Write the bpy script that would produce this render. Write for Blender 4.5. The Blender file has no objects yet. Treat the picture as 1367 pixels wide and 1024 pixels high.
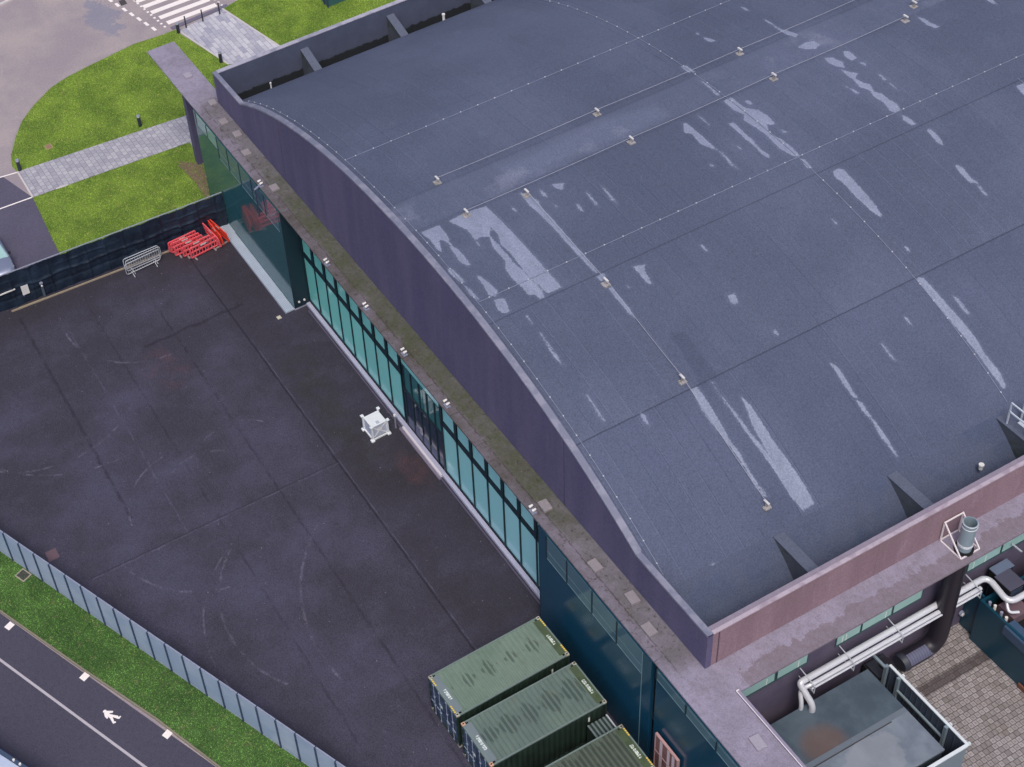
import bpy, bmesh, math, random
import numpy as np
from mathutils import Vector, Matrix
random.seed(7); RNG = np.random.default_rng(7)
SC = bpy.context.scene; COL = SC.collection

# ---------------------------------------------------------------- camera
W0, H0 = 1367.0, 1024.0
F = 2072.555; PPX, PPY = 377.568, 319.791
RX = np.array([[0.44476086, 0.88710047, -0.12345259], [0.5459988, -0.37780618, -0.74776186], [-0.70998105, 0.26517024, -0.65238919]])
CP = np.array([64.045, -24.882, 64.5])
cd = bpy.data.cameras.new('camera'); cam = bpy.data.objects.new('camera', cd); COL.objects.link(cam)
SC.camera = cam
cd.sensor_fit = 'HORIZONTAL'; cd.sensor_width = 36; cd.lens = F / W0 * 36
cd.shift_x = (W0/2 - PPX) / W0; cd.shift_y = (PPY - H0/2) / W0
cd.clip_start = 1; cd.clip_end = 3000
m = Matrix(((RX[0][0], -RX[1][0], -RX[2][0], CP[0]), (RX[0][1], -RX[1][1], -RX[2][1], CP[1]), (RX[0][2], -RX[1][2], -RX[2][2], CP[2]), (0, 0, 0, 1)))
cam.matrix_world = m

# ---------------------------------------------------------------- light
SUN_EL, SUN_AZ = math.radians(60), math.radians(-28)      # azimuth measured from +x towards +y
wd = bpy.data.worlds.new('World'); SC.world = wd; wd.use_nodes = True
nt = wd.node_tree; nt.nodes.clear()
sky = nt.nodes.new('ShaderNodeTexSky'); sky.sky_type = 'NISHITA'; sky.sun_disc = False
sky.sun_elevation = SUN_EL; sky.sun_rotation = math.pi/2 - SUN_AZ
sky.air_density = 1.0; sky.dust_density = 4.0; sky.ozone_density = 1.6
bg = nt.nodes.new('ShaderNodeBackground'); bg.inputs[1].default_value = 0.115
wo = nt.nodes.new('ShaderNodeOutputWorld')
nt.links.new(sky.outputs[0], bg.inputs[0]); nt.links.new(bg.outputs[0], wo.inputs[0])
sl = bpy.data.lights.new('sun', 'SUN'); sl.energy = 1.4; sl.angle = math.radians(22); sl.color = (1.0, 0.95, 0.9)
so = bpy.data.objects.new('sun', sl); COL.objects.link(so)
dv = Vector((math.cos(SUN_EL)*math.cos(SUN_AZ), math.cos(SUN_EL)*math.sin(SUN_AZ), math.sin(SUN_EL)))
so.rotation_euler = dv.to_track_quat('Z', 'Y').to_euler(); so.location = (0, 0, 80)
SC.view_settings.view_transform = 'Standard'; SC.view_settings.look = 'None'
SC.view_settings.exposure = 0.2; SC.view_settings.gamma = 1
K = (0.95, 0.96, 1.08)        # how bright a white level surface comes out, used only to turn measured tones into base colours

# ---------------------------------------------------------------- point helpers (surveyed image points -> real planes)
def _ray(px, py): return RX.T @ np.array([(px-PPX)/F, (py-PPY)/F, 1.0])
def _u(px, py, v, a):
    r = _ray(px, py); return CP + (v-CP[a])/r[a]*r
def G(px, py, z=0.0): return _u(px, py, z, 2)
def GX(px, py, x): return _u(px, py, x, 0)
def GY(px, py, y): return _u(px, py, y, 1)
def crop(ox, oy, s, pts): return [(ox+x/s, oy+y/s) for x, y in pts]
XC = 12.0
def zroof(x):
    u = x-XC; return 14.42 - 0.00922*u*u - 5.54e-6*u**4
def GR(px, py):
    z = 13.0
    for _ in range(40):
        p = G(px, py, z); z += 0.6*(zroof(p[0])-z)
    return p

# ---------------------------------------------------------------- material helpers
def lin(c): c = c/255.0; return c/12.92 if c <= 0.04045 else ((c+0.055)/1.055)**2.4
def base(c8): return tuple(min(0.9, lin(v)/k) for v, k in zip(c8, K))
class V:
    def __init__(s, nt, o): s.nt, s.o = nt, o
    def _m(s, op, *a, clamp=False):
        n = s.nt.nodes.new('ShaderNodeMath'); n.operation = op; n.use_clamp = clamp
        for i, x in enumerate((s,)+a):
            if isinstance(x, V): s.nt.links.new(x.o, n.inputs[i])
            else: n.inputs[i].default_value = float(x)
        return V(s.nt, n.outputs[0])
    def __add__(s, b): return s._m('ADD', b)
    def __sub__(s, b): return s._m('SUBTRACT', b)
    def __mul__(s, b): return s._m('MULTIPLY', b)
    __rmul__ = __mul__; __radd__ = __add__
    def abs(s): return s._m('ABSOLUTE')
    def sat(s): return s._m('ADD', 0.0, clamp=True)
    def lt(s, b): return s._m('LESS_THAN', b)
    def gt(s, b): return s._m('GREATER_THAN', b)
    def mx(s, b): return s._m('MAXIMUM', b)
    def mn(s, b): return s._m('MINIMUM', b)
    def floor(s): return s._m('FLOOR')
    def sqrt(s): return s._m('SQRT')
    def mod(s, b): return s._m('FLOORED_MODULO', b)
    def neg(s): return s._m('MULTIPLY', -1.0)
    def step(s, a, b):                       # smooth 0..1 ramp between a and b
        n = s.nt.nodes.new('ShaderNodeMapRange'); n.interpolation_type = 'SMOOTHSTEP'
        s.nt.links.new(s.o, n.inputs[0]); n.inputs[1].default_value = a; n.inputs[2].default_value = b
        n.inputs[3].default_value = 0; n.inputs[4].default_value = 1
        return V(s.nt, n.outputs[0])
class Mat:
    def __init__(s, name, rough=0.85, metal=0.0, spec=0.5):
        s.m = bpy.data.materials.new(name); s.m.use_nodes = True; s.nt = s.m.node_tree
        s.b = s.nt.nodes['Principled BSDF']
        s.b.inputs['Roughness'].default_value = rough; s.b.inputs['Metallic'].default_value = metal
        s.b.inputs['Specular IOR Level'].default_value = spec
        g = s.nt.nodes.new('ShaderNodeNewGeometry'); s.pos = g.outputs['Position']
        sp = s.nt.nodes.new('ShaderNodeSeparateXYZ'); s.nt.links.new(s.pos, sp.inputs[0])
        s.x, s.y, s.z = [V(s.nt, sp.outputs[i]) for i in range(3)]
    def noise(s, scale, detail=4, stretch=None, dist=0.0, rough=0.6):
        n = s.nt.nodes.new('ShaderNodeTexNoise'); n.inputs['Scale'].default_value = scale
        n.inputs['Detail'].default_value = detail; n.inputs['Distortion'].default_value = dist; n.inputs['Roughness'].default_value = rough
        if stretch:
            mp = s.nt.nodes.new('ShaderNodeMapping'); mp.inputs['Scale'].default_value = stretch
            s.nt.links.new(s.pos, mp.inputs[0]); s.nt.links.new(mp.outputs[0], n.inputs['Vector'])
        else: s.nt.links.new(s.pos, n.inputs['Vector'])
        return V(s.nt, n.outputs[0])
    def white(s, a, b=None):
        c = s.nt.nodes.new('ShaderNodeCombineXYZ'); s.nt.links.new(a.o, c.inputs[0])
        if b is not None: s.nt.links.new(b.o, c.inputs[1])
        w = s.nt.nodes.new('ShaderNodeTexWhiteNoise'); s.nt.links.new(c.outputs[0], w.inputs['Vector'])
        return V(s.nt, w.outputs[0])
    def attr(s, name):
        a = s.nt.nodes.new('ShaderNodeAttribute'); a.attribute_name = name; return V(s.nt, a.outputs['Fac'])
    def rgb(s, c):
        n = s.nt.nodes.new('ShaderNodeRGB'); n.outputs[0].default_value = (*c, 1); return n.outputs[0]
    def mix(s, f, a, b):
        n = s.nt.nodes.new('ShaderNodeMix'); n.data_type = 'RGBA'; n.clamp_factor = True
        if isinstance(f, V): s.nt.links.new(f.o, n.inputs[0])
        else: n.inputs[0].default_value = f
        for i, c in ((6, a), (7, b)):
            if isinstance(c, tuple): n.inputs[i].default_value = (*c, 1)
            else: s.nt.links.new(c, n.inputs[i])
        return n.outputs[2]
    def scale(s, c, f):                       # colour * value
        n = s.nt.nodes.new('ShaderNodeVectorMath'); n.operation = 'SCALE'
        if isinstance(c, tuple): n.inputs[0].default_value = c
        else: s.nt.links.new(c, n.inputs[0])
        s.nt.links.new(f.o, n.inputs['Scale']); return n.outputs[0]
    def out(s, c, rough=None, bump=None, bstr=0.3, bdist=0.02):
        if isinstance(c, tuple): s.b.inputs['Base Color'].default_value = (*c, 1)
        else: s.nt.links.new(c, s.b.inputs['Base Color'])
        if rough is not None: s.nt.links.new(rough.o, s.b.inputs['Roughness'])
        if bump is not None:
            n = s.nt.nodes.new('ShaderNodeBump'); n.inputs['Strength'].default_value = bstr; n.inputs['Distance'].default_value = bdist
            s.nt.links.new(bump.o, n.inputs['Height']); s.nt.links.new(n.outputs[0], s.b.inputs['Normal'])
        return s.m
def surf(name, c8, rough=0.85, var=0.15, sc=1.2, fine=0.1, fsc=22, metal=0.0, spec=0.5, c2=None, lo=0.45, hi=0.65, bump=0.15, stretch=None):
    M = Mat(name, rough, metal, spec)
    n1 = M.noise(sc, 5, stretch); n2 = M.noise(fsc, 2)
    f = (n1-0.5)*(2*var) + (n2-0.5)*(2*fine) + 1.0
    c = base(c8)
    if c2: c = M.mix(M.noise(sc*0.7, 6, stretch, 0.3).step(lo, hi), c, base(c2))
    return M.out(M.scale(c, f), bump=n2, bstr=bump)

# ---------------------------------------------------------------- mesh helpers
class MB:
    def __init__(s): s.v, s.f = [], []
    def add(s, vs, fs):
        o = len(s.v); s.v += [tuple(map(float, v)) for v in vs]; s.f += [tuple(i+o for i in f) for f in fs]; return s
    def box(s, x0, x1, y0, y1, z0, z1):
        return s.add([(x0,y0,z0),(x1,y0,z0),(x1,y1,z0),(x0,y1,z0),(x0,y0,z1),(x1,y0,z1),(x1,y1,z1),(x0,y1,z1)],
                     [(0,3,2,1),(4,5,6,7),(0,1,5,4),(1,2,6,5),(2,3,7,6),(3,0,4,7)])
    def bar(s, a, b, w, h=None, up=(0,0,1)):
        h = h or w; a, b = Vector(a), Vector(b); d = (b-a).normalized(); u = Vector(up)
        if abs(d.dot(u)) > 0.98: u = Vector((1,0,0))
        r = d.cross(u).normalized()*(w/2); u = r.cross(d).normalized()*(h/2)
        vs = [p+sx*r+sy*u for p in (a, b) for sx, sy in ((-1,-1),(1,-1),(1,1),(-1,1))]
        return s.add(vs, [(3,2,1,0),(4,5,6,7),(0,1,5,4),(1,2,6,5),(2,3,7,6),(3,0,4,7)])
    def tube(s, pts, r, n=12, cap=True):
        pts = [Vector(p) for p in pts]; rings = []; u = None
        for i, p in enumerate(pts):
            d = ((pts[i+1] if i+1 < len(pts) else p) - (pts[i-1] if i else p)).normalized()
            if u is None: u = d.orthogonal().normalized()
            u = (u - d*u.dot(d)).normalized(); w = d.cross(u)
            rr = r[i] if isinstance(r, (list, tuple)) else r
            rings.append([p + rr*(math.cos(t)*u + math.sin(t)*w) for t in [2*math.pi*k/n for k in range(n)]])
        vs = [v for g in rings for v in g]; fs = []
        for i in range(len(pts)-1):
            for k in range(n): fs.append((i*n+k, i*n+(k+1)%n, (i+1)*n+(k+1)%n, (i+1)*n+k))
        if cap: fs += [tuple(range(n))[::-1], tuple((len(pts)-1)*n+k for k in range(n))]
        return s.add(vs, fs)
    def prism(s, poly, z0, z1):
        n = len(poly); vs = [(x, y, z0) for x, y in poly] + [(x, y, z1) for x, y in poly]
        a = sum(poly[i][0]*poly[(i+1)%n][1]-poly[(i+1)%n][0]*poly[i][1] for i in range(n))
        fs = [tuple(range(n))[::-1], tuple(range(n, 2*n))] + [(i, (i+1)%n, n+(i+1)%n, n+i) for i in range(n)]
        if a < 0: fs = [f[::-1] for f in fs]
        return s.add(vs, fs)
    def build(s, name, mat, parent=None, smooth=False, bevel=0.0, loc=None, tri=False):
        me = bpy.data.meshes.new(name); me.from_pydata(s.v, [], s.f); me.update()
        if tri or bevel:
            bm = bmesh.new(); bm.from_mesh(me)
            if bevel: bmesh.ops.bevel(bm, geom=list(bm.edges), offset=bevel, segments=1, affect='EDGES', clamp_overlap=True)
            if tri: bmesh.ops.triangulate(bm, faces=[f for f in bm.faces if len(f.verts) > 4])
            bm.to_mesh(me); bm.free()
        if smooth:
            me.polygons.foreach_set('use_smooth', [True]*len(me.polygons))
            try: me.set_sharp_from_angle(angle=math.radians(40))
            except Exception: pass
        me.materials.append(mat)
        o = bpy.data.objects.new(name, me); COL.objects.link(o)
        if loc: o.location = loc
        if parent: o.parent = parent
        return o
def tag(o, label=None, cat=None, group=None, kind=None):
    if label: o['label'] = label
    if cat: o['category'] = cat
    if group: o['group'] = group
    if kind: o['kind'] = kind
    return o
def empty(name, loc=(0,0,0), rz=0.0, **k):
    o = bpy.data.objects.new(name, None); COL.objects.link(o); o.location = loc; o.rotation_euler = (0, 0, rz)
    o.empty_display_size = 0.3
    return tag(o, **k)
def copy_tree(o, parent=None, loc=None, rz=None):
    kids = [c for c in bpy.data.objects if c.parent == o]
    c = o.copy(); COL.objects.link(c)
    if parent: c.parent = parent
    for k in kids: copy_tree(k, c)
    if loc is not None: c.location = loc
    if rz is not None: c.rotation_euler = (0, 0, rz)
    return c
def sheet(name, poly, z, mat, parent=None, thick=0.0):
    b = MB(); n = len(poly)
    if thick: b.prism(poly, z-thick, z)
    else:
        a = sum(poly[i][0]*poly[(i+1)%n][1]-poly[(i+1)%n][0]*poly[i][1] for i in range(n))
        b.add([(x, y, z) for x, y in poly], [tuple(range(n)) if a > 0 else tuple(range(n))[::-1]])
    return b.build(name, mat, parent, tri=True)
def P2(pts, z=0.0): return [tuple(G(x, y, z)[:2]) for x, y in pts]
def text_mesh(s, size, mat, name, parent, mtx, depth=0.003):
    cu = bpy.data.curves.new(name, 'FONT'); cu.body = s; cu.size = size; cu.extrude = depth; cu.align_x = 'CENTER'; cu.align_y = 'CENTER'; cu.offset = 0.006
    t = bpy.data.objects.new(name+'_c', cu); COL.objects.link(t)
    dg = bpy.context.evaluated_depsgraph_get(); dg.update()
    me = bpy.data.meshes.new_from_object(t.evaluated_get(dg)); bpy.data.objects.remove(t); bpy.data.curves.remove(cu)
    me.materials.clear(); me.materials.append(mat)
    o = bpy.data.objects.new(name, me); COL.objects.link(o); o.matrix_local = mtx; o.parent = parent
    return o

# ================================================================ GROUND
def asphalt_old():
    M = Mat('old_asphalt', 0.9)
    n1 = M.noise(0.22, 6); n2 = M.noise(5, 5); n3 = M.noise(14, 3); n4 = M.noise(1.1, 6)
    c = M.mix(n1.step(0.35, 0.7), base((146,136,150)), base((164,152,160)))
    c = M.mix(n4.step(0.58, 0.75)*0.25, c, base((184,174,182)))
    # darker relaid trench strip crossing the road
    u = M.x*0.985 + M.y*0.17 + 48.6 + (n4-0.5)*0.5
    c = M.mix(u.abs().step(0.75, 0.5)*0.75, c, base((112,108,134)))
    w = (M.x+38.0 + (n4-.5)*5.0).abs()*0.32 + (M.y-1.3+(n4-.5)*4+(n2-.5)*1.5).abs()*0.8
    c = M.mix(w.step(1.35, 1.0)*0.6, c, base((118,122,150)))
    f = (n2-0.5)*0.35 + (n3-0.5)*0.8 + 1.0
    return M.out(M.scale(c, f), bump=n3, bstr=0.3)
def asphalt_new(name, c8, v=0.2):
    M = Mat(name, 0.85)
    n1 = M.noise(0.35, 5); n2 = M.noise(4, 4); n3 = M.noise(15, 3)
    f = (n1-0.5)*2*v + (n2-0.5)*0.4 + (n3-0.5)*1.3 + 1.0
    return M.out(M.scale(base(c8), f), bump=n3, bstr=0.3)
def line_mask(M, coord, c, w, other=None, a=0, b=0, wob=None, wamp=0.05):
    d = coord - c
    if wob is not None: d = d + (wob-0.5)*wamp
    r = d.abs().step(w, w*0.35)
    if other is not None: r = r * other.gt(a) * other.lt(b)
    return r
def circ3(p, q, r):
    ax, ay = p; bx, by = q; cx, cy = r
    d = 2*(ax*(by-cy)+bx*(cy-ay)+cx*(ay-by))
    ux = ((ax*ax+ay*ay)*(by-cy)+(bx*bx+by*by)*(cy-ay)+(cx*cx+cy*cy)*(ay-by))/d
    uy = ((ax*ax+ay*ay)*(cx-bx)+(bx*bx+by*by)*(ax-cx)+(cx*cx+cy*cy)*(bx-ax))/d
    return ux, uy, math.hypot(ax-ux, ay-uy)
def yard_mat():
    M = Mat('yard_tarmac', 0.72, spec=0.4)
    n1 = M.noise(0.16, 6); n2 = M.noise(2.2, 5); n3 = M.noise(14, 3); n5 = M.noise(0.9, 6)
    c = M.mix(n1.step(0.38, 0.66), base((56,53,69)), base((68,66,89)))
    # darker, brownish band along the building and the fence
    band = ((M.y + (n1-0.5)*3.5).step(-6.0, -3.2)).mx((M.x + (n1-0.5)*3).step(-5.0, -8.5))
    c = M.mix(band*0.6, c, base((42,38,46)))
    moss = ((M.y-(-2.9)).abs().step(1.5, 0.3))*(M.x.step(2, 5))*(M.x.step(16, 11))*n5.step(0.35, 0.6)
    c = M.mix(moss*0.5, c, base((46,46,44)))
    rust = (((M.x-14.8)*(M.x-14.8)*0.22 + (M.y+1.2)*(M.y+1.2)).step(0.9, 0.0))*n5.step(0.35, 0.65)
    c = M.mix(rust*0.4, c, base((92,62,66)))
    rust2 = (((M.x-0.2)*(M.x-0.2)*0.3 + (M.y+9.6)*(M.y+9.6)*0.5).step(1.6, 0.0))*n5.step(0.4, 0.65)
    c = M.mix(rust2*0.35, c, base((92,66,76)))
    # paving joints
    dark = line_mask(M, M.y, -4.42, 0.07, M.x, -8.0, 27.0, n2, 0.12)*0.75
    dark = dark.mx(line_mask(M, M.y, -15.65, 0.13, M.x, -9, 9.5, n2, 0.3)*0.5*n5.step(0.35,0.55))
    dark = dark.mx(line_mask(M, M.y, -11.6, 0.10, M.x, -9, 40, n2, 0.3)*0.35*n5.step(0.4,0.6))
    dark = dark.mx(line_mask(M, M.y, -8.0, 0.10, M.x, -9, 40, n2, 0.3)*0.45*n5.step(0.35,0.6))
    dark = dark.mx(line_mask(M, M.x, 12.0, 0.05, M.y, -19, -4.4, n2, 0.1)*0.45)
    dark = dark.mx(line_mask(M, M.x, -2.2, 0.16, M.y, -10, -3.4, n5, 0.7)*0.5)
    c = M.mix(dark, c, base((26,24,36)))
    lightj = line_mask(M, M.y, -4.30, 0.035, M.x, 2, 27, n2, 0.1)*n5.step(0.35,0.6)*0.22
    lightj = lightj.mx(line_mask(M, M.x, 12.12, 0.05, M.y, -19, -4.4, n2, 0.12)*n5.step(0.4,0.6)*0.22)
    lightj = lightj.mx(line_mask(M, M.y, -13.4, 0.07, M.x, -6, 12, n2, 0.3)*n5.step(0.4,0.6)*0.14)
    c = M.mix(lightj, c, base((128,124,160)))
    # tyre scuffs: arcs of turning vehicles
    sc = None
    A = [((7.69,-10.96),(6.18,-8.7),(6.69,-7.03),0.07,(5,9,-12,-6.5)), ((8.93,-15.58),(7.0,-14.04),(6.55,-13.08),0.08,(6,10,-17,-12.5)),
         ((2.36,-20.79),(3.77,-16.73),(2.04,-12.76),0.10,(0,4.4,-23,-12)), ((14.13,-11.83),(16.66,-13.73),(21.01,-13.97),0.09,(13,23,-15,-11)),
         ((12.33,-17.14),(14.92,-15.65),(16.17,-13.65),0.10,(12,17,-18,-13)), ((3.0,-20.0),(4.6,-17.6),(5.2,-15.0),0.08,(2,6,-21,-14)),
         ((-4.5,-13.5),(-2.2,-12.2),(-0.8,-9.5),0.09,(-6,0,-14,-8)), ((7.6,-12.2),(7.3,-11.0),(7.9,-9.4),0.12,(7,8.4,-12.6,-9.2)),
         ((14.5,-12.6),(17.5,-15.0),(22.0,-15.4),0.07,(13,24,-16,-12)), ((16,-8.2),(19.5,-10.4),(23.2,-10.8),0.10,(15,25,-12,-7))]
    for p, q, r, w, (x0, x1, y0, y1) in A:
        cx, cy, rad = circ3(p, q, r)
        d = ((M.x-cx)*(M.x-cx) + (M.y-cy)*(M.y-cy)).sqrt() - rad + (n2-0.5)*0.12
        k = d.abs().step(w, w*0.3)*M.x.gt(x0)*M.x.lt(x1)*M.y.gt(y0)*M.y.lt(y1)
        sc = k if sc is None else sc.mx(k)
    c = M.mix(sc*n5.step(0.42, 0.62)*M.noise(5, 4).step(0.3,0.55)*0.2, c, base((150,146,178)))
    # bluish worn traffic lanes
    worn = M.noise(0.5, 7, (1, 0.6, 1)).step(0.48, 0.72)
    c = M.mix(worn*0.12, c, base((98,96,130)))
    spk = M.noise(6.5, 1).step(0.76, 0.79)
    c = M.mix(spk*0.6, c, base((140,135,150)))
    f = (n3-0.5)*1.9 + (M.noise(5, 5)-0.5)*0.55 + (M.noise(1.6, 6)-0.5)*0.35 + 1.0
    return M.out(M.scale(c, f), rough=n1*0.2+0.68, bump=n3, bstr=0.3)
def grass_mat(name, ca, cb, cc):
    M = Mat(name, 0.9, spec=0.2)
    n1 = M.noise(0.45, 6); n2 = M.noise(2.6, 5); n3 = M.noise(14, 3)
    c = M.mix(n1.step(0.38, 0.62), base(ca), base(cb)); c = M.mix(n2.step(0.55, 0.75)*0.7, c, base(cc))
    return M.out(M.scale(c, (n3-0.5)*1.5+(M.noise(6, 5)-0.5)*0.8+1.0), bump=n3, bstr=0.7, bdist=0.05)
def blade_mat(name, ca, cb, cc):
    M = Mat(name, 0.8, spec=0.2)
    n1 = M.noise(0.45, 6); n2 = M.noise(2.6, 5); n3 = M.noise(9, 3)
    c = M.mix(n1.step(0.38, 0.62), base(ca), base(cb)); c = M.mix(n2.step(0.5, 0.75)*0.8, c, base(cc))
    return M.out(M.scale(c, (n3-0.5)*1.6+(M.noise(25, 1)-0.5)*0.9+1.2))
def block_mat(name, ca, cb, cj, sx, sy, off=0.5, sw=False, light=None):
    M = Mat(name, 0.85)
    n1 = M.noise(1.2, 5); n2 = M.noise(30, 2)
    a, b = (M.y, M.x) if sw else (M.x, M.y)
    row = (b*(1/sy)).floor(); ax = a*(1/sx) + row*off
    cell = M.white(ax.floor(), row)
    fx = (ax.mod(1.0)-0.5).abs(); fy = ((b*(1/sy)).mod(1.0)-0.5).abs()
    j = fx.step(0.5-0.05/sx*0.45, 0.5-0.012/sx).mx(fy.step(0.5-0.05/sy*0.45, 0.5-0.012/sy))
    c = M.mix(cell, base(ca), base(cb))
    c = M.mix(n1.step(0.45, 0.75)*0.4, c, base(light or cb))
    c = M.mix(j*0.8, c, base(cj))
    return M.out(M.scale(c, (M.noise(12,4)-0.5)*0.7+1.0), bump=j.neg(), bstr=0.4)

m_old = asphalt_old(); m_new = asphalt_new('dark_asphalt', (84,80,104)); m_yard = yard_mat()
m_road = asphalt_new('lower_road_asphalt', (68,66,86), 0.12)
m_white = surf('white_road_paint', (238,230,238), 0.7, 0.06, 3, 0.08, 40)
m_worn = surf('worn_white_paint', (178,172,188), 0.8, 0.12, 4, 0.15, 40)
m_g1 = grass_mat('lawn_turf', (92,114,52), (112,134,60), (130,132,76)); m_b1 = blade_mat('lawn_blades', (120,154,64), (142,174,74), (162,170,98))
m_g2 = grass_mat('verge_turf', (60,86,50), (74,102,58), (92,96,70)); m_b2 = blade_mat('verge_blades', (84,124,62), (104,148,78), (130,138,92))
m_pav = block_mat('hex_paver_path', (150,148,168), (178,176,192), (112,108,126), 0.42, 0.36)
m_pav2 = block_mat('long_paver_path', (150,150,176), (196,194,212), (128,128,150), 0.9, 0.36, light=(204,200,212))
m_kerb = surf('pale_kerb_stone', (196,190,200), 0.85, 0.1, 3, 0.1, 30)
m_kerb_d = surf('dirty_kerb_stone', (128,122,112), 0.9, 0.2, 3, 0.15, 30)
m_soil = surf('bare_soil', (112,94,84), 0.95, 0.3, 3, 0.35, 18, c2=(92,96,56))

gb = MB().add([(-900,-900,0),(900,-900,0),(900,900,0),(-900,900,0)], [(0,1,2,3)])
tag(gb.build('ground', m_old), kind='structure')
yard = sheet('yard', [(-10.15,0.55),(37.4,0.55),(60,0.55),(60,-0.1),(60,-6),(-10.6,-30.4)][:3]+[(60,0.0),(-10.6,-30.45)], 0.006, m_yard); tag(yard, kind='structure')
# dark access lane beside the lawn
lane = sheet('access_lane', [(-23.2,-11.9)]+P2([(44,264),(77,334)])+[(-11.3,-11.5),(-10.9,-40),(-26,-40),(-25.5,-14)], 0.008, m_new); tag(lane, kind='structure')
# lawns -------------------------------------------------------------
kerb = [(15,206),(20,185),(29,162),(44,142),(67,118),(88,104),(121,87),(152,72),(179,59),(216,47),(234,40)]
KW = P2(kerb)
lawnA = KW + P2([(239,45),(305,87)]) + [(-25.2,9.0),(-12.5,9.0),(-12.5,1.7)] + P2([(254.5,153),(23.6,230),(16,222)])
lawnB = P2([(44,264.5)]) + [(-19.0,0.6),(-12.3,1.0),(-12.2,-0.9),(-10.1,-0.9),(-10.55,-11.4)] + P2([(77,334)])
lawnC = P2([(298,12)]) + [(-33.6,11.5),(-33.9,40),(-12,40),(-12,12.8)] + P2([(373,62.5)])
LZ = 0.05
LAWNS = []
for nm, poly in (('lawn', lawnA), ('lawn', lawnB), ('lawn', lawnC)):
    o = sheet(nm, poly, LZ, m_g1, thick=0.2); tag(o, kind='structure'); LAWNS.append(poly)
verge = [(-14,-35.15),(11.34,-23.82),(17.08,-21.24),(21.35,-19.24),(25.18,-17.68),(60,-2.3),(60,-0.2),(29.45,-13.16),(7.66,-22.58),(-14,-31.9)]
o = sheet('grass_verge', verge, LZ, m_g2, thick=0.2); tag(o, kind='structure')
lroad = sheet('lower_road', [(-14,-35.2),(60,-2.35),(60,-60),(-14,-60)], 0.01, m_road); tag(lroad, kind='structure')
# kerb of the verge
b = MB(); kp = [(-14,-35.2),(11.34,-23.87),(17.08,-21.29),(21.35,-19.29),(25.18,-17.73),(60,-2.35)]
for p, q in zip(kp, kp[1:]): b.bar((*p,0.04),(*q,0.04),0.09,0.14)
tag(b.build('verge_kerb', m_kerb_d), kind='structure')
b = MB()
for p, q in zip(KW, KW[1:]): b.bar((*p,0.02),(*q,0.02),0.1,0.07)
tag(b.build('lawn_kerb', surf('weathered_kerb', (150,140,150))), kind='structure')
def blades(name, polys, mat, dens, h, seed):
    r = np.random.default_rng(seed); V_, F_ = [], []
    tot = 0; vs = []
    for poly in polys:
        A = np.array(poly); lo, hi = A.min(0), A.max(0); n = int((hi-lo).prod()*dens)
        p = r.uniform(lo, hi, (n, 2)); ins = np.zeros(n, bool)
        for i in range(len(A)):
            (x0, y0), (x1, y1) = A[i], A[(i+1) % len(A)]
            if y0 == y1: continue
            c = ((y0 > p[:,1]) != (y1 > p[:,1])) & (p[:,0] < (x1-x0)*(p[:,1]-y0)/(y1-y0)+x0); ins ^= c
        # keep what the photograph can see
        q = np.c_[p, np.zeros(n)]-CP; cc = q @ RX.T; u = F*cc[:,0]/cc[:,2]+PPX; w = F*cc[:,1]/cc[:,2]+PPY
        ins &= (u > -60) & (u < W0+60) & (w > -60) & (w < H0+60)
        vs.append(p[ins])
    p = np.vstack(vs); n = len(p)
    a = r.uniform(0, 2*np.pi, n); s = r.uniform(0.6, 1.3, n)*h; wd_ = 0.022+0.02*r.random(n)
    lean = r.normal(0, 0.5, (n, 2))*s[:,None]
    d = np.c_[np.cos(a), np.sin(a)]*wd_[:,None]
    z0 = np.full(n, LZ-0.01)
    v0 = np.c_[p-d, z0]; v1 = np.c_[p+d, z0]; v2 = np.c_[p+lean, z0+s]
    V3 = np.stack([v0, v1, v2], 1).reshape(-1, 3)
    me = bpy.data.meshes.new(name); me.vertices.add(len(V3)); me.vertices.foreach_set('co', V3.ravel())
    me.loops.add(3*n); me.loops.foreach_set('vertex_index', np.arange(3*n)); me.polygons.add(n)
    me.polygons.foreach_set('loop_start', np.arange(0, 3*n, 3)); me.polygons.foreach_set('loop_total', np.full(n, 3))
    me.update(); me.materials.append(mat)
    o = bpy.data.objects.new(name, me); COL.objects.link(o)
    return tag(o, kind='stuff', label=name.replace('_', ' ')+' of short uneven blades', cat='grass')
blades('lawn_grass', LAWNS, m_b1, 260, 0.055, 1)
blades('verge_grass', [verge], m_b2, 420, 0.06, 2)
# paths
p1 = P2([(23.6,230),(254.5,153)]) + [(-16.0,1.6),(-16.0,0.3)] + P2([(253,190.5),(44,264)])
path = sheet('footpath', p1, 0.058, m_pav, thick=0.1); tag(path, kind='structure')
b = MB(); a0 = G(23.6,230); a1 = G(44,264); b.bar((a0[0],a0[1],0.03),(a1[0],a1[1],0.03),0.12,0.08); b.build('kerb_edge', m_kerb, path)
e0 = G(75,253); e1 = G(91,247.5); MB().bar((e0[0],e0[1],0.045),(e1[0],e1[1],0.045),0.14,0.06).build('kerb_edge', m_kerb, path)
p2 = P2([(240,41),(297,13),(373,63)]) + [(-12,12.4),(-12,9.0),(-25.2,9.0)] + P2([(305,87)])
path2 = sheet('crossing_path', p2, 0.058, m_pav2, thick=0.1); tag(path2, kind='structure')
for q in ([(239.5,42.5),(305,86.5)], [(297,12.5),(373,62.5)]):
    s, e = G(*q[0]), G(*q[1]); MB().bar((s[0],s[1],0.05),(e[0],e[1],0.05),0.14,0.07).build('kerb_edge', m_kerb, path2)
s, e = G(229,38.5), G(303.5,7.5); tag(MB().bar((s[0],s[1],0.03),(e[0],e[1],0.03),0.42,0.06).build('dropped_kerb', surf('blue_grey_tactile', (108,104,128))), kind='structure')
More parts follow.
